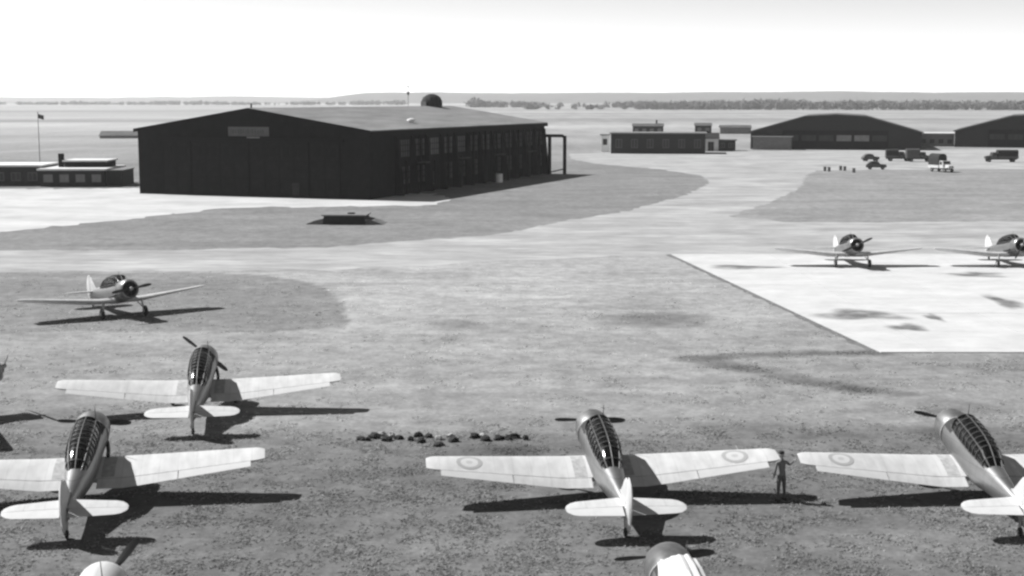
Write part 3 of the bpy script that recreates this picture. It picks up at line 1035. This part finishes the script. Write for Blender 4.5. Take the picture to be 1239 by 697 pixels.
def make_aircraft():
    root = thing('trainer_aircraft', '', 'aircraft')
    B = lambda mb, name, m, parent=root, sm=True: (droop(mb) if name in BODY else mb).xf(PM).build(name, m, parent, smooth=sm)
    # fuselage
    F = MB().loft([ell(*a) for a in ((.78, 1.90, .63, .645), (.4, 1.84, .60, .68), (0, 1.80, .57, .70), (-1.0, 1.79, .55, .71), (-2.0, 1.81, .53, .69), (-2.7, 1.85, .49, .62),
                                     (-3.4, 1.91, .42, .54), (-4.2, 1.98, .33, .45), (-5.0, 2.04, .24, .37), (-5.7, 2.08, .15, .30), (-6.25, 2.10, .07, .22), (-6.4, 2.1, .03, .14))])
    fu = B(F, 'fuselage', m_skin_metal)
    ag, fs_ = [], []
    for y, zc, hw, hh in ((.80, 1.90, .632, .648), (.62, 1.873, .62, .664), (.4, 1.84, .605, .684), (.1, 1.81, .582, .70)):
        q = ell(y, zc, hw + .008, hh + .008, 24)
        ag += [q[k] for k in range(2, 11)]
    for i in range(3):
        for k in range(8):
            fs_.append((9 * i + k, 9 * i + k + 1, 9 * i + k + 10, 9 * i + k + 9))
    B(MB().add(ag, fs_), 'anti_glare_panel', m_cock)
    # cowling, open at the front with the engine inside
    C = MB().lathe(HUB + Vector((0, -.22, -.01)), (0, -1, 0), [(.12, .46), (.02, .50), (.0, .55), (.05, .60), (.2, .645), (.5, .665), (.98, .655), (1.02, .64), (1.02, .5)], 28)
    co = B(C, 'cowling', m_skin_metal)
    E_ = MB().lathe(HUB + Vector((0, -.14, 0)), (0, -1, 0), [(0, .05), (.02, .14), (.2, .2), (.45, .26), (.46, .6)], 18)
    for k in range(9):
        t = 2 * math.pi * k / 9 + .17
        a = HUB + Vector((.18 * math.cos(t), -.5, .18 * math.sin(t)))
        b_ = HUB + Vector((.53 * math.cos(t), -.5, .53 * math.sin(t)))
        E_.bar(a, b_, .105, 10)
        for q in (.3, .38, .46):
            cc = HUB + Vector((q * math.cos(t), -.5, q * math.sin(t)))
            dd = Vector((math.cos(t), 0, math.sin(t))) * .012
            E_.bar(cc - dd, cc + dd, .125, 10)
    B(E_, 'engine', m_engine, co, False)
    X_ = MB().bar((.60, .75, 1.62), (.70, .1, 1.55), .075, 10).bar((.70, .1, 1.55), (.73, -.35, 1.55), .075, 10)
    B(X_, 'exhaust_pipe', m_engine, co)
    ring = MB().lathe(HUB + Vector((0, -1.21, -.01)), (0, -1, 0), [(0, .64), (0, .67), (.05, .67), (.05, .64)], 28)
    B(ring, 'cowl_ring', m_metal, co)
    # propeller turns about its own hub
    pr = MB().lathe((0, .16, 0), (0, -1, 0), [(0, .02), (.03, .10), (.12, .12), (.30, .13), (.32, .02)], 14).build('propeller', m_metal, root, smooth=True)
    pr.location = PM @ (HUB - Vector((0, 0, DROP)))
    pr.rotation_mode = 'YXZ'
    pr.rotation_euler = (TH, 0, 0)
    for s in (1, -1):
        rings = []
        for r_, c, tw, th in ((.08, .10, 60, .09), (.3, .16, 50, .07), (.6, .22, 38, .05), (.95, .23, 28, .035), (1.2, .19, 22, .025), (1.33, .12, 20, .018), (1.37, .03, 20, .01)):
            a = R(tw)
            e = Vector((0, math.sin(a), math.cos(a) * s))
            nn = Vector((0, math.cos(a) * s, -math.sin(a)))
            o_ = Vector((s * r_, .03, 0))
            rings.append([o_ + e * c * .5, o_ + nn * th * .5, o_ - e * c * .5, o_ - nn * th * .5])
        MB().loft(rings).build('blade', m_prop, pr, smooth=True)
    # wings with flap and aileron hung behind a gap
    for s in (1, -1):
        wi = B(wing_piece(.3, 5.95, 0, .765, 16, s, 9, True), 'wing', m_paint)
        B(wing_piece(3.35, 5.9, .778, 1.0, 6, s, 3), 'aileron', m_paint2, wi)
        B(wing_piece(.5, 3.32, .778, 1.0, 6, s, 3), 'flap', m_paint, wi)
        # walkway
        wk, fs = [], []
        for i in range(9):
            f = .12 + .62 * i / 8
            wk += [wing_pt(s * .62, f, 1, .006), wing_pt(s * 1.08, f, 1, .006)]
        for i in range(8):
            fs.append((2 * i, 2 * i + 1, 2 * i + 3, 2 * i + 2))
        B(MB().add(wk, fs), 'walkway', m_walk, wi)
        # roundel, flat paint disc on the upper skin
        cx = s * 4.85
        rd = None
        for k, (r0, r1, m) in enumerate(((.32, .47, m_rdark), (.12, .32, m_rwhite), (0, .12, m_rmid))):
            vs, fs = [], []
            n = 28
            for rr in (r0, (r0 + r1) / 2, r1):
                for i in range(n):
                    t = 2 * math.pi * i / n
                    x = cx + rr * math.cos(t)
                    le, te = wing_le(x), wing_te(x)
                    yc = le + (te - le) * .40
                    yq = min(max(yc + rr * math.sin(t), te + .05), le - .03)
                    f = (le - yq) / (le - te)
                    vs.append(wing_pt(x, f, 1, .008))
            for j in range(2):
                for i in range(n):
                    fs.append((j * n + i, j * n + (i + 1) % n, (j + 1) * n + (i + 1) % n, (j + 1) * n + i))
            ob = B(MB().add(vs, fs), 'roundel', m, wi)
    # tailplane and elevators
    def tail_ring(x, f0, f1):
        ax = abs(x)
        k = 1.0 if ax < 1.6 else math.sqrt(max(.02, 1 - ((ax - 1.6) / .42) ** 2))
        le, te = -5.25 - .30 * ax / 2, -6.55 + .12 * ax / 2
        mid = (le + te) / 2
        le, te = mid + (le - mid) * k, mid + (te - mid) * k
        c = le - te
        pts = []
        fr = [f0 + (f1 - f0) * i / 6 for i in range(7)]
        for sd in (1, -1):
            for f in (fr if sd > 0 else fr[::-1][(1 if f1 >= 1 else 0):(-1 if f0 == 0 else None)]):
                pts.append(Vector((x, le - f * c, 2.27 + sd * foil(f) * .09 * c * (.4 + .6 * k))))
        return pts
    xs_ = (-2.01, -1.95, -1.8, -1.6, -1.0, -.4, 0, .4, 1.0, 1.6, 1.8, 1.95, 2.01)
    tp = B(MB().loft([tail_ring(x, 0, .55) for x in xs_]), 'tailplane', m_paint)
    for s in (1, -1):
        B(MB().loft([tail_ring(s * x, .565, 1.0) for x in (.13, .6, 1.1, 1.6, 1.8, 1.95, 2.0)]), 'elevator', m_paint2, tp)
    # fin and rudder: outline in (y, z)
    def slab(pts, name, m, parent, t=.055):
        c = (sum(p[0] for p in pts) / len(pts), sum(p[1] for p in pts) / len(pts))
        mid = [Vector((0, p[0], p[1])) for p in pts]
        inn = [(c[0] + (p[0] - c[0]) * .82, c[1] + (p[1] - c[1]) * .82) for p in pts]
        a = [Vector((t, p[0], p[1])) for p in inn]
        b_ = [Vector((-t, p[0], p[1])) for p in inn]
        n = len(pts)
        vs = mid + a + b_
        fs = [(k, (k + 1) % n, n + (k + 1) % n, n + k) for k in range(n)] + [((k + 1) % n, k, 2 * n + k, 2 * n + (k + 1) % n) for k in range(n)]
        fs += [tuple(range(n, 2 * n)), tuple(range(2 * n, 3 * n))[::-1]]
        return B(MB().add(vs, fs), name, m, parent)
    fin = slab([(-4.7, 2.30), (-5.1, 2.48), (-5.5, 2.95), (-5.75, 3.26), (-6.08, 3.30), (-6.08, 2.1), (-5.4, 2.1)], 'fin', m_paint, root)
    slab([(-6.10, 3.44), (-6.3, 3.50), (-6.58, 3.40), (-6.80, 3.08), (-6.88, 2.6), (-6.80, 2.1), (-6.62, 1.66), (-6.42, 1.62), (-6.10, 1.84)], 'rudder', m_paint2, fin)
    # landing gear
    for s in (1, -1):
        lg = B(MB().bar((s * 1.32, -.02, 1.2), (s * 1.36, .10, .36), .07, 10, .055).bar((s * 1.1, -.35, 1.1), (s * 1.34, .05, .6), .035, 6), 'landing_gear_leg', m_metal)
        wh = B(MB().lathe((s * 1.36 + .10 * s - .1, .10, .352), (1, 0, 0), [(0, .12), (0, .27), (.03, .33), (.10, .352), (.17, .33), (.20, .27), (.20, .12)], 20, True), 'wheel', m_tyre, lg)
        B(MB().lathe((s * 1.36 + .10 * s - .11, .10, .352), (1, 0, 0), [(0, .0), (0, .15), (.22, .15), (.22, 0)], 14), 'wheel_hub', m_metal, lg)
    yt = -6.05
    zt = -yt * math.tan(TH) + .16
    tw = B(MB().bar((0, -5.85, 1.92), (0, yt, zt), .05, 8).bar((.09, yt, zt), (-.09, yt, zt), .03, 6), 'tail_wheel_leg', m_metal)
    B(MB().lathe((-.05, yt, zt), (1, 0, 0), [(0, .05), (0, .13), (.05, .165), (.1, .13), (.1, .05)], 16, True), 'tail_wheel', m_tyre, tw)
    # cockpit: dark opening, seats, glazed canopy with frames
    ck = MB()
    vs, fs = [], []
    st = [(.5, 2.50, .36), (.1, 2.515, .42), (-.6, 2.515, .45), (-1.4, 2.515, .45), (-2.2, 2.515, .42), (-2.95, 2.46, .33)]
    for y, z, hw in st:
        vs += [Vector((-hw, y, z - .075)), Vector((0, y, z + .012)), Vector((hw, y, z - .075))]
    for i in range(len(st) - 1):
        for k in range(2):
            fs.append((3 * i + k, 3 * i + k + 1, 3 * i + k + 4, 3 * i + k + 3))
    ck.add(vs, fs)
    B(ck, 'cockpit', m_cock, root, False)
    for y in (-.55, -1.75):
        sm_ = MB().box((0, y, 2.62), (.36, .08, .34), rx=-.15).box((0, y + .2, 2.53), (.34, .36, .06))
        B(sm_, 'seat', m_cock, root, False)
    def arch(y, zb, hw, ht, n=12):
        return [Vector((hw * math.cos(math.pi * k / n) * (1.0 if k in (0, n) else 1.02), y, zb + ht * max(0.0, math.sin(math.pi * k / n)) ** .8)) for k in range(n + 1)]
    A = [(.62, 2.40, .34, .06), (.12, 2.36, .46, .58), (-.5, 2.34, .49, .655), (-1.2, 2.34, .49, .66), (-1.9, 2.34, .48, .63), (-2.5, 2.33, .43, .53), (-3.0, 2.30, .36, .34), (-3.4, 2.26, .26, .14)]
    cn = B(MB().loft([arch(*a) for a in A], closed=False, cap=False), 'canopy', m_glass)
    fm = MB()
    def rib(y, zb, hw, ht, r_=.02):
        p = arch(y, zb, hw + .012, ht + .012, 12)
        for a, b_ in zip(p[:-1], p[1:]):
            fm.bar(a, b_, r_, 5)
    ribs = [A[1], (-.35, 2.345, .483, .64), (-.8, 2.34, .49, .657), A[3], (-1.55, 2.34, .485, .645), A[4], (-2.2, 2.335, .455, .58), A[5], A[6]]
    for q in ribs: rib(*q)
    for k in (0, 3, 6, 9, 12):
        p = [arch(a[0], a[1], a[2] + .012, a[3] + .012)[k] for a in A]
        for a, b_ in zip(p[:-1], p[1:]):
            fm.bar(a, b_, .022, 5)
    B(fm, 'canopy_frame', m_frame, cn, False)
    B(MB().bar((.25, .62, 2.45), (.25, .58, 3.15), .02, 6, .01), 'antenna_mast', m_frame)
    B(MB().bar((5.2, wing_le(5.2) + .05, wing_z(5.2) - .1), (5.2, wing_le(5.2) + .62, wing_z(5.2) - .1), .014, 6), 'pitot_tube', m_metal)
    return root

GRP = 'training aircraft parked on the airfield'
proto = make_aircraft()
PLANES = [
    # x, y, heading, propeller roll, roundels, label
    (3.15, 51.1, 5.5, 2, True, 'pale trainer aircraft with wing roundels, left of the standing person, tail towards the camera'),
    (-14.6, 65.3, 8, 42, False, 'pale trainer aircraft with its propeller blade raised, next beyond the front row at left'),
    (-15.65, 50.8, 9.5, 4, False, 'pale trainer aircraft in the front row cut by the left edge, dark shaded rudder'),
    (16.75, 51.2, 0.5, 14, True, 'pale trainer aircraft with wing roundel, right of the standing person, cut by the right edge'),
    (-25.7, 92.0, 215, 8, False, 'trainer aircraft alone on the left turf, facing the camera with dark nose and wing undersides'),
    (29.2, 119.7, 180, 25, False, 'trainer aircraft facing the camera on the pale concrete pad, whole wingspan in view'),
    (43.1, 119.7, 181, 60, False, 'trainer aircraft facing the camera on the pale concrete pad, cut by the right edge'),
    (4.25, 34.9, 5, -3, False, 'trainer aircraft of which only the grey cowling and white canvas cover show, bottom centre'),
    (-10.35, 33.3, 2, -52, False, 'trainer aircraft of which only the white nose top and a raised blade show, bottom left'),
    (-24.77, 62.84, -53.1, -30, False, 'trainer aircraft of which only a dark raised propeller blade shows at the left edge'),
]
planes = []
for i, (x, y, hd, roll, rnd, label) in enumerate(PLANES):
    o = proto if i == 0 else copy_tree(proto)
    planes.append((o, x, y, hd, roll, rnd, label))
for o, x, y, hd, roll, rnd, label in planes:
    o.location = (x, y, 0.05 if (x > 20 and y > 80) else 0.0)
    o.rotation_euler = (0, 0, R(hd))
    tag(o, label, 'aircraft', GRP)
    for c in list(o.children):
        if c.name.startswith('propeller'):
            c.rotation_euler = (TH, R(roll), 0)
        if c.name.startswith('wing') and not rnd:
            for q in list(c.children):
                if q.name.startswith('roundel'):
                    bpy.data.objects.remove(q)

# cloth over the cockpit of the bottom-centre aircraft
def canvas(root):
    vs, fs = [], []
    n = 26
    A = [(.75, 2.40, .46, .16), (.45, 2.34, .50, .40), (.1, 2.22, .56, .80), (-.5, 2.2, .60, .88), (-1.2, 2.2, .62, .88), (-2.0, 2.2, .62, .84), (-2.8, 2.2, .56, .64)]
    for j, (y, zb, hw, ht) in enumerate(A):
        for k in range(n + 1):
            t = math.pi * k / n
            q = 1 + .035 * math.sin(k * 1.9 + j * .3) 
            vs.append(Vector((hw * q * math.cos(t), y + .04 * math.sin(k * 1.3), zb + ht * q * max(0.0, math.sin(t)) ** .75)))
    for j in range(len(A) - 1):
        for k in range(n):
            a = j * (n + 1) + k
            fs.append((a, a + 1, a + n + 2, a + n + 1))
    o = droop(MB().add(vs, fs)).xf(PM).build('canvas_cover', m_canvas, root, smooth=True)
    s_ = o.modifiers.new('thick', 'SOLIDIFY')
    s_.thickness = .012
canvas(planes[7][0])
# weathered grey cowling there
for c in planes[7][0].children:
    if c.name.startswith('cowling'):
        c.data = c.data.copy()
        c.data.materials[0] = mat('grey_cowl_paint', 0.09, 0.45, 0.35, 3.0, 0.4)
        c['label'] = 'grey cowling'
for c in planes[8][0].children:
    if c.name.startswith('cowling'):
        c.data = c.data.copy()
        c.data.materials[0] = m_paint
        c['label'] = 'white cowling'

# ------------------------------------------------------------------ person between the wing tips
m_cloth = mat('grey_overalls', 0.16, 0.9, 0.1, 9, 0.1)
def two_tone(m, zsplit, low):
    n, l = m.node_tree.nodes, m.node_tree.links
    b = n['Principled BSDF']
    src = b.inputs['Base Color'].links[0].from_socket
    tc = n.new('ShaderNodeTexCoord')
    sp = n.new('ShaderNodeSeparateXYZ')
    l.new(tc.outputs['Object'], sp.inputs[0])
    gt = n.new('ShaderNodeMath')
    gt.operation = 'GREATER_THAN'
    gt.inputs[1].default_value = zsplit
    l.new(sp.outputs['Z'], gt.inputs[0])
    mr = n.new('ShaderNodeMapRange')
    mr.inputs[3].default_value, mr.inputs[4].default_value = low, 1.0
    l.new(gt.outputs[0], mr.inputs[0])
    mu = n.new('ShaderNodeVectorMath')
    mu.operation = 'MULTIPLY'
    l.new(src, mu.inputs[0])
    l.new(mr.outputs[0], mu.inputs[1])
    l.new(mu.outputs[0], b.inputs['Base Color'])
two_tone(m_cloth, .95, .6)
m_skin = mat('skin', 0.32, 0.6, 0.05, 9)
m_cap = mat('dark_cap', 0.03, 0.9)
def skin_mesh(name, pts, edges, m, parent, root=0, sub=2):
    me = bpy.data.meshes.new(name)
    me.from_pydata([p[:3] for p in pts], edges, [])
    o = bpy.data.objects.new(name, me)
    COL.objects.link(o)
    o.parent = parent
    sk = o.modifiers.new('skin', 'SKIN')
    if not me.skin_vertices: me.skin_vertices.new()
    for i, p in enumerate(pts):
        r_ = p[3]
        me.skin_vertices[0].data[i].radius = (r_, p[4] if len(p) > 4 else r_)
        me.skin_vertices[0].data[i].use_root = (i == root)
    sb = o.modifiers.new('sub', 'SUBSURF')
    sb.levels = sb.render_levels = sub
    me.materials.append(m)
    return o

def person(x, y, rz):
    p = thing('person', 'person in grey jacket, darker trousers and dark cap standing between two wing tips', 'person', (x, y, 0), rz)
    # body faces +Y; right arm (x>0) reaches out to the wing tip
    P = [(0, 0, .93, .135, .11), (0, 0, 1.12, .125, .10), (0, .02, 1.32, .155, .11), (0, .02, 1.44, .10, .08), (0, .03, 1.53, .055), (0, .045, 1.60, .06),
         (.09, 0, .86, .09), (.13, .05, .48, .065), (.14, .0, .10, .05), (.15, .12, .045, .042),
         (-.09, 0, .86, .09), (-.14, -.05, .48, .065), (-.17, -.14, .10, .05), (-.18, -.02, .045, .042),
         (.19, .02, 1.41, .06), (.36, .12, 1.28, .047), (.56, .20, 1.38, .036),
         (-.19, .02, 1.41, .06), (-.26, -.02, 1.14, .047), (-.24, .10, .93, .036)]
    Ed = [(0, 1), (1, 2), (2, 3), (3, 4), (4, 5), (0, 6), (6, 7), (7, 8), (8, 9), (0, 10), (10, 11), (11, 12), (12, 13), (3, 14), (14, 15), (15, 16), (3, 17), (17, 18), (18, 19)]
    skin_mesh('body', P, Ed, m_cloth, p)
    hd = MB()
    prof = [(-.125, .02), (-.11, .055), (-.06, .075), (0, .088), (.05, .09), (.09, .078), (.12, .045), (.13, .01)]
    n = 16
    rings = []
    for t, r_ in prof:
        ring = []
        for k in range(n):
            a = 2 * math.pi * k / n
            yy = r_ * 1.15 * math.sin(a)
            if math.sin(a) > .9 and -.04 < t < .02: yy += .025
            ring.append((r_ * math.cos(a), .055 + yy, 1.69 + t))
        rings.append(ring)
    hd.loft(rings)
    for s in (1, -1):
        hd.box((s * .092, .05, 1.685), (.02, .04, .06))
    ho = hd.build('head', m_skin, p, smooth=True)
    MB().lathe((0, .05, 1.73), (0, 0, 1), [(0, .1), (.04, .105), (.09, .09), (.115, .04), (.118, 0)], 16).box((0, .17, 1.74), (.15, .12, .015), rx=-.15).build('cap', m_cap, ho, smooth=True)
    for (w_, d_, nm) in ((Vector((.56, .20, 1.38)), Vector((.92, .2, .22)), 'hand'), (Vector((-.24, .10, .93)), Vector((.05, .35, -.9)), 'hand')):
        d_ = d_.normalized()
        u = d_.orthogonal().normalized()
        nrm = d_.cross(u)
        pts = [(*w_, .03, .022), (*(w_ + d_ * .05), .038, .018), (*(w_ + d_ * .095), .036, .016)]
        ed = [(0, 1), (1, 2)]
        for f_ in range(4):
            b0 = w_ + d_ * .1 + u * (f_ - 1.5) * .021
            i0 = len(pts)
            ln = (.06, .075, .07, .055)[f_]
            pts += [(*(b0), .0095), (*(b0 + d_ * ln * .55 + nrm * .008), .009), (*(b0 + d_ * ln + nrm * .025), .008)]
            ed += [(2, i0), (i0, i0 + 1), (i0 + 1, i0 + 2)]
        i0 = len(pts)
        pts += [(*(w_ + d_ * .055 + u * .045), .011), (*(w_ + d_ * .09 + u * .065 + nrm * .01), .009)]
        ed += [(1, i0), (i0, i0 + 1)]
        skin_mesh(nm, pts, ed, m_skin, p, 0, 1)
    for (fx, fy) in ((.145, .06), (-.175, -.08)):
        MB().loft([[(fx - .045, fy - .1, 0), (fx + .045, fy - .1, 0), (fx + .045, fy - .1, .1), (fx - .045, fy - .1, .1)],
                   [(fx - .05, fy + .05, 0), (fx + .05, fy + .05, 0), (fx + .045, fy + .05, .09), (fx - .045, fy + .05, .09)],
                   [(fx - .04, fy + .17, 0), (fx + .04, fy + .17, 0), (fx + .035, fy + .17, .04), (fx - .035, fy + .17, .04)]]).build('boot', m_cap, p, smooth=True)
    return p
px_, py_ = gxy(945, 606)
person(px_, py_, R(15))

# ------------------------------------------------------------------ lorries and cars
m_tarp = mat('dark_tarpaulin', 0.035, 0.9, 0.25, 2.0, 0.1)
m_veh = mat('drab_vehicle_paint', 0.06, 0.5, 0.2, 2.0, 0.4)
m_pale = mat('pale_vehicle_paint', 0.5, 0.5, 0.1, 2.0, 0.4)
def wheels(root, spots, r_=.42, wd=.26):
    for (x, y) in spots:
        wh = MB().lathe((x - wd / 2, y, r_), (1, 0, 0), [(0, .1), (0, r_ * .8), (.04, r_), (wd - .04, r_), (wd, r_ * .8), (wd, .1)], 16, True).build('wheel', m_tyre, root, smooth=True)
        MB().lathe((x - wd / 2 - .02, y, r_), (1, 0, 0), [(0, 0), (0, r_ * .45), (wd + .04, r_ * .45), (wd + .04, 0)], 12).build('wheel_hub', m_grey, wh)

def lorry(label, px, py, hd, L=5.6, box=2.1, cabm=None, boxm=None, hoops=True):
    x, y = gxy(px, py)
    o = thing('lorry', label, 'lorry', (x, y, 0), hd, 'vehicles parked before the far hangars')
    cm, bm_ = cabm or m_veh, boxm or m_tarp
    wheels(o, [(s * .85, yy) for s in (1, -1) for yy in (L / 2 - .8, -L / 2 + 1.1)])
    MB().span((-.45, -L / 2 + .1, .55), (.45, L / 2 - .2, .78)).build('chassis', m_black, o)
    # bonnet and cab
    MB().loft([[(-.55, L / 2, .7), (.55, L / 2, .7), (.5, L / 2, 1.35), (-.5, L / 2, 1.35)], [(-.7, L / 2 - 1.3, .7), (.7, L / 2 - 1.3, .7), (.62, L / 2 - 1.3, 1.55), (-.62, L / 2 - 1.3, 1.55)]]).build('bonnet', cm, o, bevel=.06)
    MB().box((.78, L / 2 - .75, .95), (.34, 1.3, .1)).box((-.78, L / 2 - .75, .95), (.34, 1.3, .1)).build('mudguard', cm, o, bevel=.03)
    ca = MB().prism([(L / 2 - 1.303, .78), (L / 2 - 1.303, 1.6), (L / 2 - 1.5, 2.25), (L / 2 - 2.5, 2.25), (L / 2 - 2.55, .78)], -.95, .95, 'x').build('cab', cm, o, bevel=.06)
    MB().box((0, L / 2 - 1.385, 1.92), (1.5, .03, .48), rx=.3).build('windscreen', m_glass_d, ca)
    for s in (1, -1):
        MB().span((s * .955, L / 2 - 2.35, 1.5), (s * .975, L / 2 - 1.65, 2.1)).build('side_window', m_glass_d, ca)
    for s in (1, -1):
        MB().lathe((s * .45, L / 2 + .0, 1.1), (0, 1, 0), [(0, .12), (.08, .12), (.1, .1), (.1, 0)], 10).build('headlight', m_sign, o)
    by0, by1 = -L / 2, L / 2 - 2.7
    bd = MB().span((-1.05, by0, .8), (1.05, by1, 1.35)).build('truck_bed', cm, o)
    n = 10
    rings = []
    for j in range(5):
        yy = by0 + .03 + (by1 - by0 - .06) * j / 4
        k_ = 1 - .03 * (j % 2)
        rings.append([(-1.02, yy, 1.353)] + [(1.0 * k_ * math.cos(math.pi - math.pi * i / n) * (1 if i not in (0, n) else 1.0), yy, 1.35 + (box * .55) + k_ * box * .45 * max(0.0, math.sin(math.pi * i / n)) ** .6) for i in range(n + 1)] + [(1.02, yy, 1.353)])
    MB().loft(rings).build('canvas_tilt', bm_, bd, smooth=True)
    return o
lorry('dark lorry with canvas tilt, left one of two parked nose to tail', 1086, 195, R(-97), 5.6, 1.5)
lorry('dark lorry with canvas tilt, right one of two parked nose to tail', 1111, 195.5, R(-93), 5.8, 1.7, boxm=m_veh)
lorry('lorry with pale cab and bonnet in front of the two dark lorries', 1139, 208, R(-160), 6.0, 2.3, cabm=m_pale)
lorry('dark van-bodied lorry nearest the right-hand gabled hangar', 1211, 196, R(88), 7.4, 1.5, boxm=m_dark)

def car(label, px, py, hd):
    x, y = gxy(px, py)
    o = thing('car', label, 'car', (x, y, 0), hd, 'vehicles parked before the far hangars')
    wheels(o, [(s * .68, yy) for s in (1, -1) for yy in (1.3, -1.25)], .35, .18)
    prof = [(-2.1, .4), (2.05, .4), (2.1, .85), (1.9, 1.05), (.75, 1.15), (.3, 1.65), (-.2, 1.75), (-1.1, 1.7), (-1.7, 1.3), (-2.1, .9)]
    bd = MB().prism(prof, -.62, .62, 'x').build('body', m_veh, o, bevel=.12)
    MB().span((-.80, .85, .72), (-.55, 1.85, .84)).span((.55, .85, .72), (.80, 1.85, .84)).span((-.80, -1.8, .72), (-.55, -.8, .84)).span((.55, -1.8, .72), (.80, -.8, .84)).build('mudguard', m_veh, o, bevel=.04)
    for s in (1, -1):
        MB().span((s * .622, -.95, 1.2), (s * .64, .2, 1.58)).build('side_window', m_glass_d, bd)
    MB().box((0, .56, 1.42), (1.0, .02, .42), rx=.72).build('windscreen', m_glass_d, bd)
    return o
car('dark saloon car left of the two dark lorries', 1053, 195, R(-80))
car('small dark car in front of the saloon car, nearer the turf', 1060, 205, R(-100))

# oil drums on the far edge of the turf
m_drum = mat('drum_paint', 0.09, 0.6, 0.25, 3)
m_drum_w = mat('white_drum_paint', 0.7, 0.6, 0.1, 3)
def drum(x, y, label, m, lying=False, h_=.9, r_=.3, group='drums on the far edge of the turf'):
    o = thing('oil_drum', label, 'drum', (x, y, 0), random.uniform(0, 3), group)
    bdm = MB().lathe((0, 0, 0), (0, 0, 1), [(0, 0), (0, r_), (.03, r_ * 1.04), (.06, r_), (h_ * .33, r_), (h_ * .35, r_ * 1.05), (h_ * .37, r_), (h_ * .64, r_), (h_ * .66, r_ * 1.05), (h_ * .68, r_), (h_ - .05, r_), (h_ - .02, r_ * 1.04), (h_, r_), (h_ - .02, r_ * .94), (h_ - .02, 0)], 16)
    ob = bdm.build('drum_body', m, o, smooth=True)
    MB().lathe((r_ * .5, 0, h_ - .02), (0, 0, 1), [(0, .05), (.03, .05), (.03, 0)], 8).build('bung', m_dark, o)
    if lying:
        o.rotation_euler = (math.pi / 2, 0, random.uniform(.8, 1.6))
        o.location.z = r_
    return o
for k, (px, py) in enumerate(((1017, 206), (1022, 206.5), (1033, 209), (998, 207), (1003, 207.5))):
    x, y = gxy(px, py)
    drum(x, y, '%s small dark drum from the left, on the turf near the small dark car' % ('third', 'fourth', 'fifth', 'first', 'second')[k], m_drum)
wx = Vector((-20.51, 203.0, 0)) + Matrix.Rotation(-HA, 3, 'Z') @ Vector((2.2, 47.0, 0))
drum(wx.x, wx.y, 'white drum standing at the foot of the big hangar side wall', m_drum_w, False, 1.5, .6, None)

# ------------------------------------------------------------------ broken row of earth clods
m_clod = mat('dark_clod', 0.035, 0.95, 0.5, 6, 0.1, bump=.8)
def clod_mesh(seed):
    import bmesh
    rnd = random.Random(seed)
    bm = bmesh.new()
    bmesh.ops.create_icosphere(bm, subdivisions=2, radius=1)
    for v in bm.verts:
        k = 1 + rnd.uniform(-.22, .22)
        v.co = Vector((v.co.x * k, v.co.y * k, max(-.25, v.co.z * k)))
    me = bpy.data.meshes.new('earth_clod')
    bm.to_mesh(me)
    bm.free()
    me.materials.append(m_clod)
    return me
ORD = ['first', 'second', 'third', 'fourth', 'fifth', 'sixth', 'seventh', 'eighth', 'ninth', 'tenth', 'eleventh', 'twelfth', 'thirteenth', 'fourteenth', 'fifteenth', 'sixteenth', 'seventeenth']
CL = sorted((437, 453, 468, 482, 506, 510, 519, 530, 549, 574, 588, 604, 615, 623, 636, 445, 497))
cms = [clod_mesh(k) for k in range(4)]
for k, (px, py, wpx) in enumerate(((437, 532, 13), (453, 530, 16), (468, 533, 15), (482, 531, 12), (506, 528, 13), (510, 535, 14), (519, 529, 11), (530, 539, 17), (549, 534, 14), (574, 530, 13), (588, 533, 13), (604, 532, 14), (615, 532, 10), (623, 530, 15), (636, 532, 8), (445, 533, 8), (497, 533, 8))):
    x, y = gxy(px, py)
    o = bpy.data.objects.new('earth_clod', cms[k % 4])
    COL.objects.link(o)
    sx = wpx / 28 / 2
    o.scale = (sx, sx * random.uniform(.7, 1.0), random.uniform(.12, .20))
    o.location = (x, y, .03)
    o.rotation_euler = (0, 0, random.uniform(0, 6))
    tag(o, '%s dark clod from the left in the broken row on the turf' % ORD[CL.index(px)], 'clod', 'dark clods in a broken row on the turf')

m_clod_p = mat('pale_clod', 0.34, 0.95, 0.3, 6, 0.1, bump=.8)
for k, (px, py, wpx) in enumerate(((461, 527, 12), (474, 528, 10), (531, 532, 10), (545, 529, 11), (584, 529, 10))):
    x, y = gxy(px, py)
    me = cms[k % 4].copy()
    me.materials.clear()
    me.materials.append(m_clod_p)
    o = bpy.data.objects.new('pale_stone', me)
    COL.objects.link(o)
    sx = wpx / 28 / 2
    o.scale = (sx, sx * .8, .17)
    o.location = (x, y, .02)
    o.rotation_euler = (0, 0, k * 1.3)
    tag(o, '%s pale stone from the left among the row of dark clods' % ORD[k], 'stone', 'pale stones among the dark clods')

# ------------------------------------------------------------------ air
def haze():
    m = bpy.data.materials.new('haze_air')
    m.use_nodes = True
    n, l = m.node_tree.nodes, m.node_tree.links
    n.remove(n['Principled BSDF'])
    v = n.new('ShaderNodeVolumePrincipled')
    v.inputs['Color'].default_value = (.95, .95, .95, 1)
    v.inputs['Density'].default_value = 9e-5
    v.inputs['Anisotropy'].default_value = 0.35
    l.new(v.outputs[0], n['Material Output'].inputs['Volume'])
    o = MB().span((-6400, -400, -1.0), (6400, 9700, 85)).build('haze', m)
    o['kind'] = 'stuff'
haze()
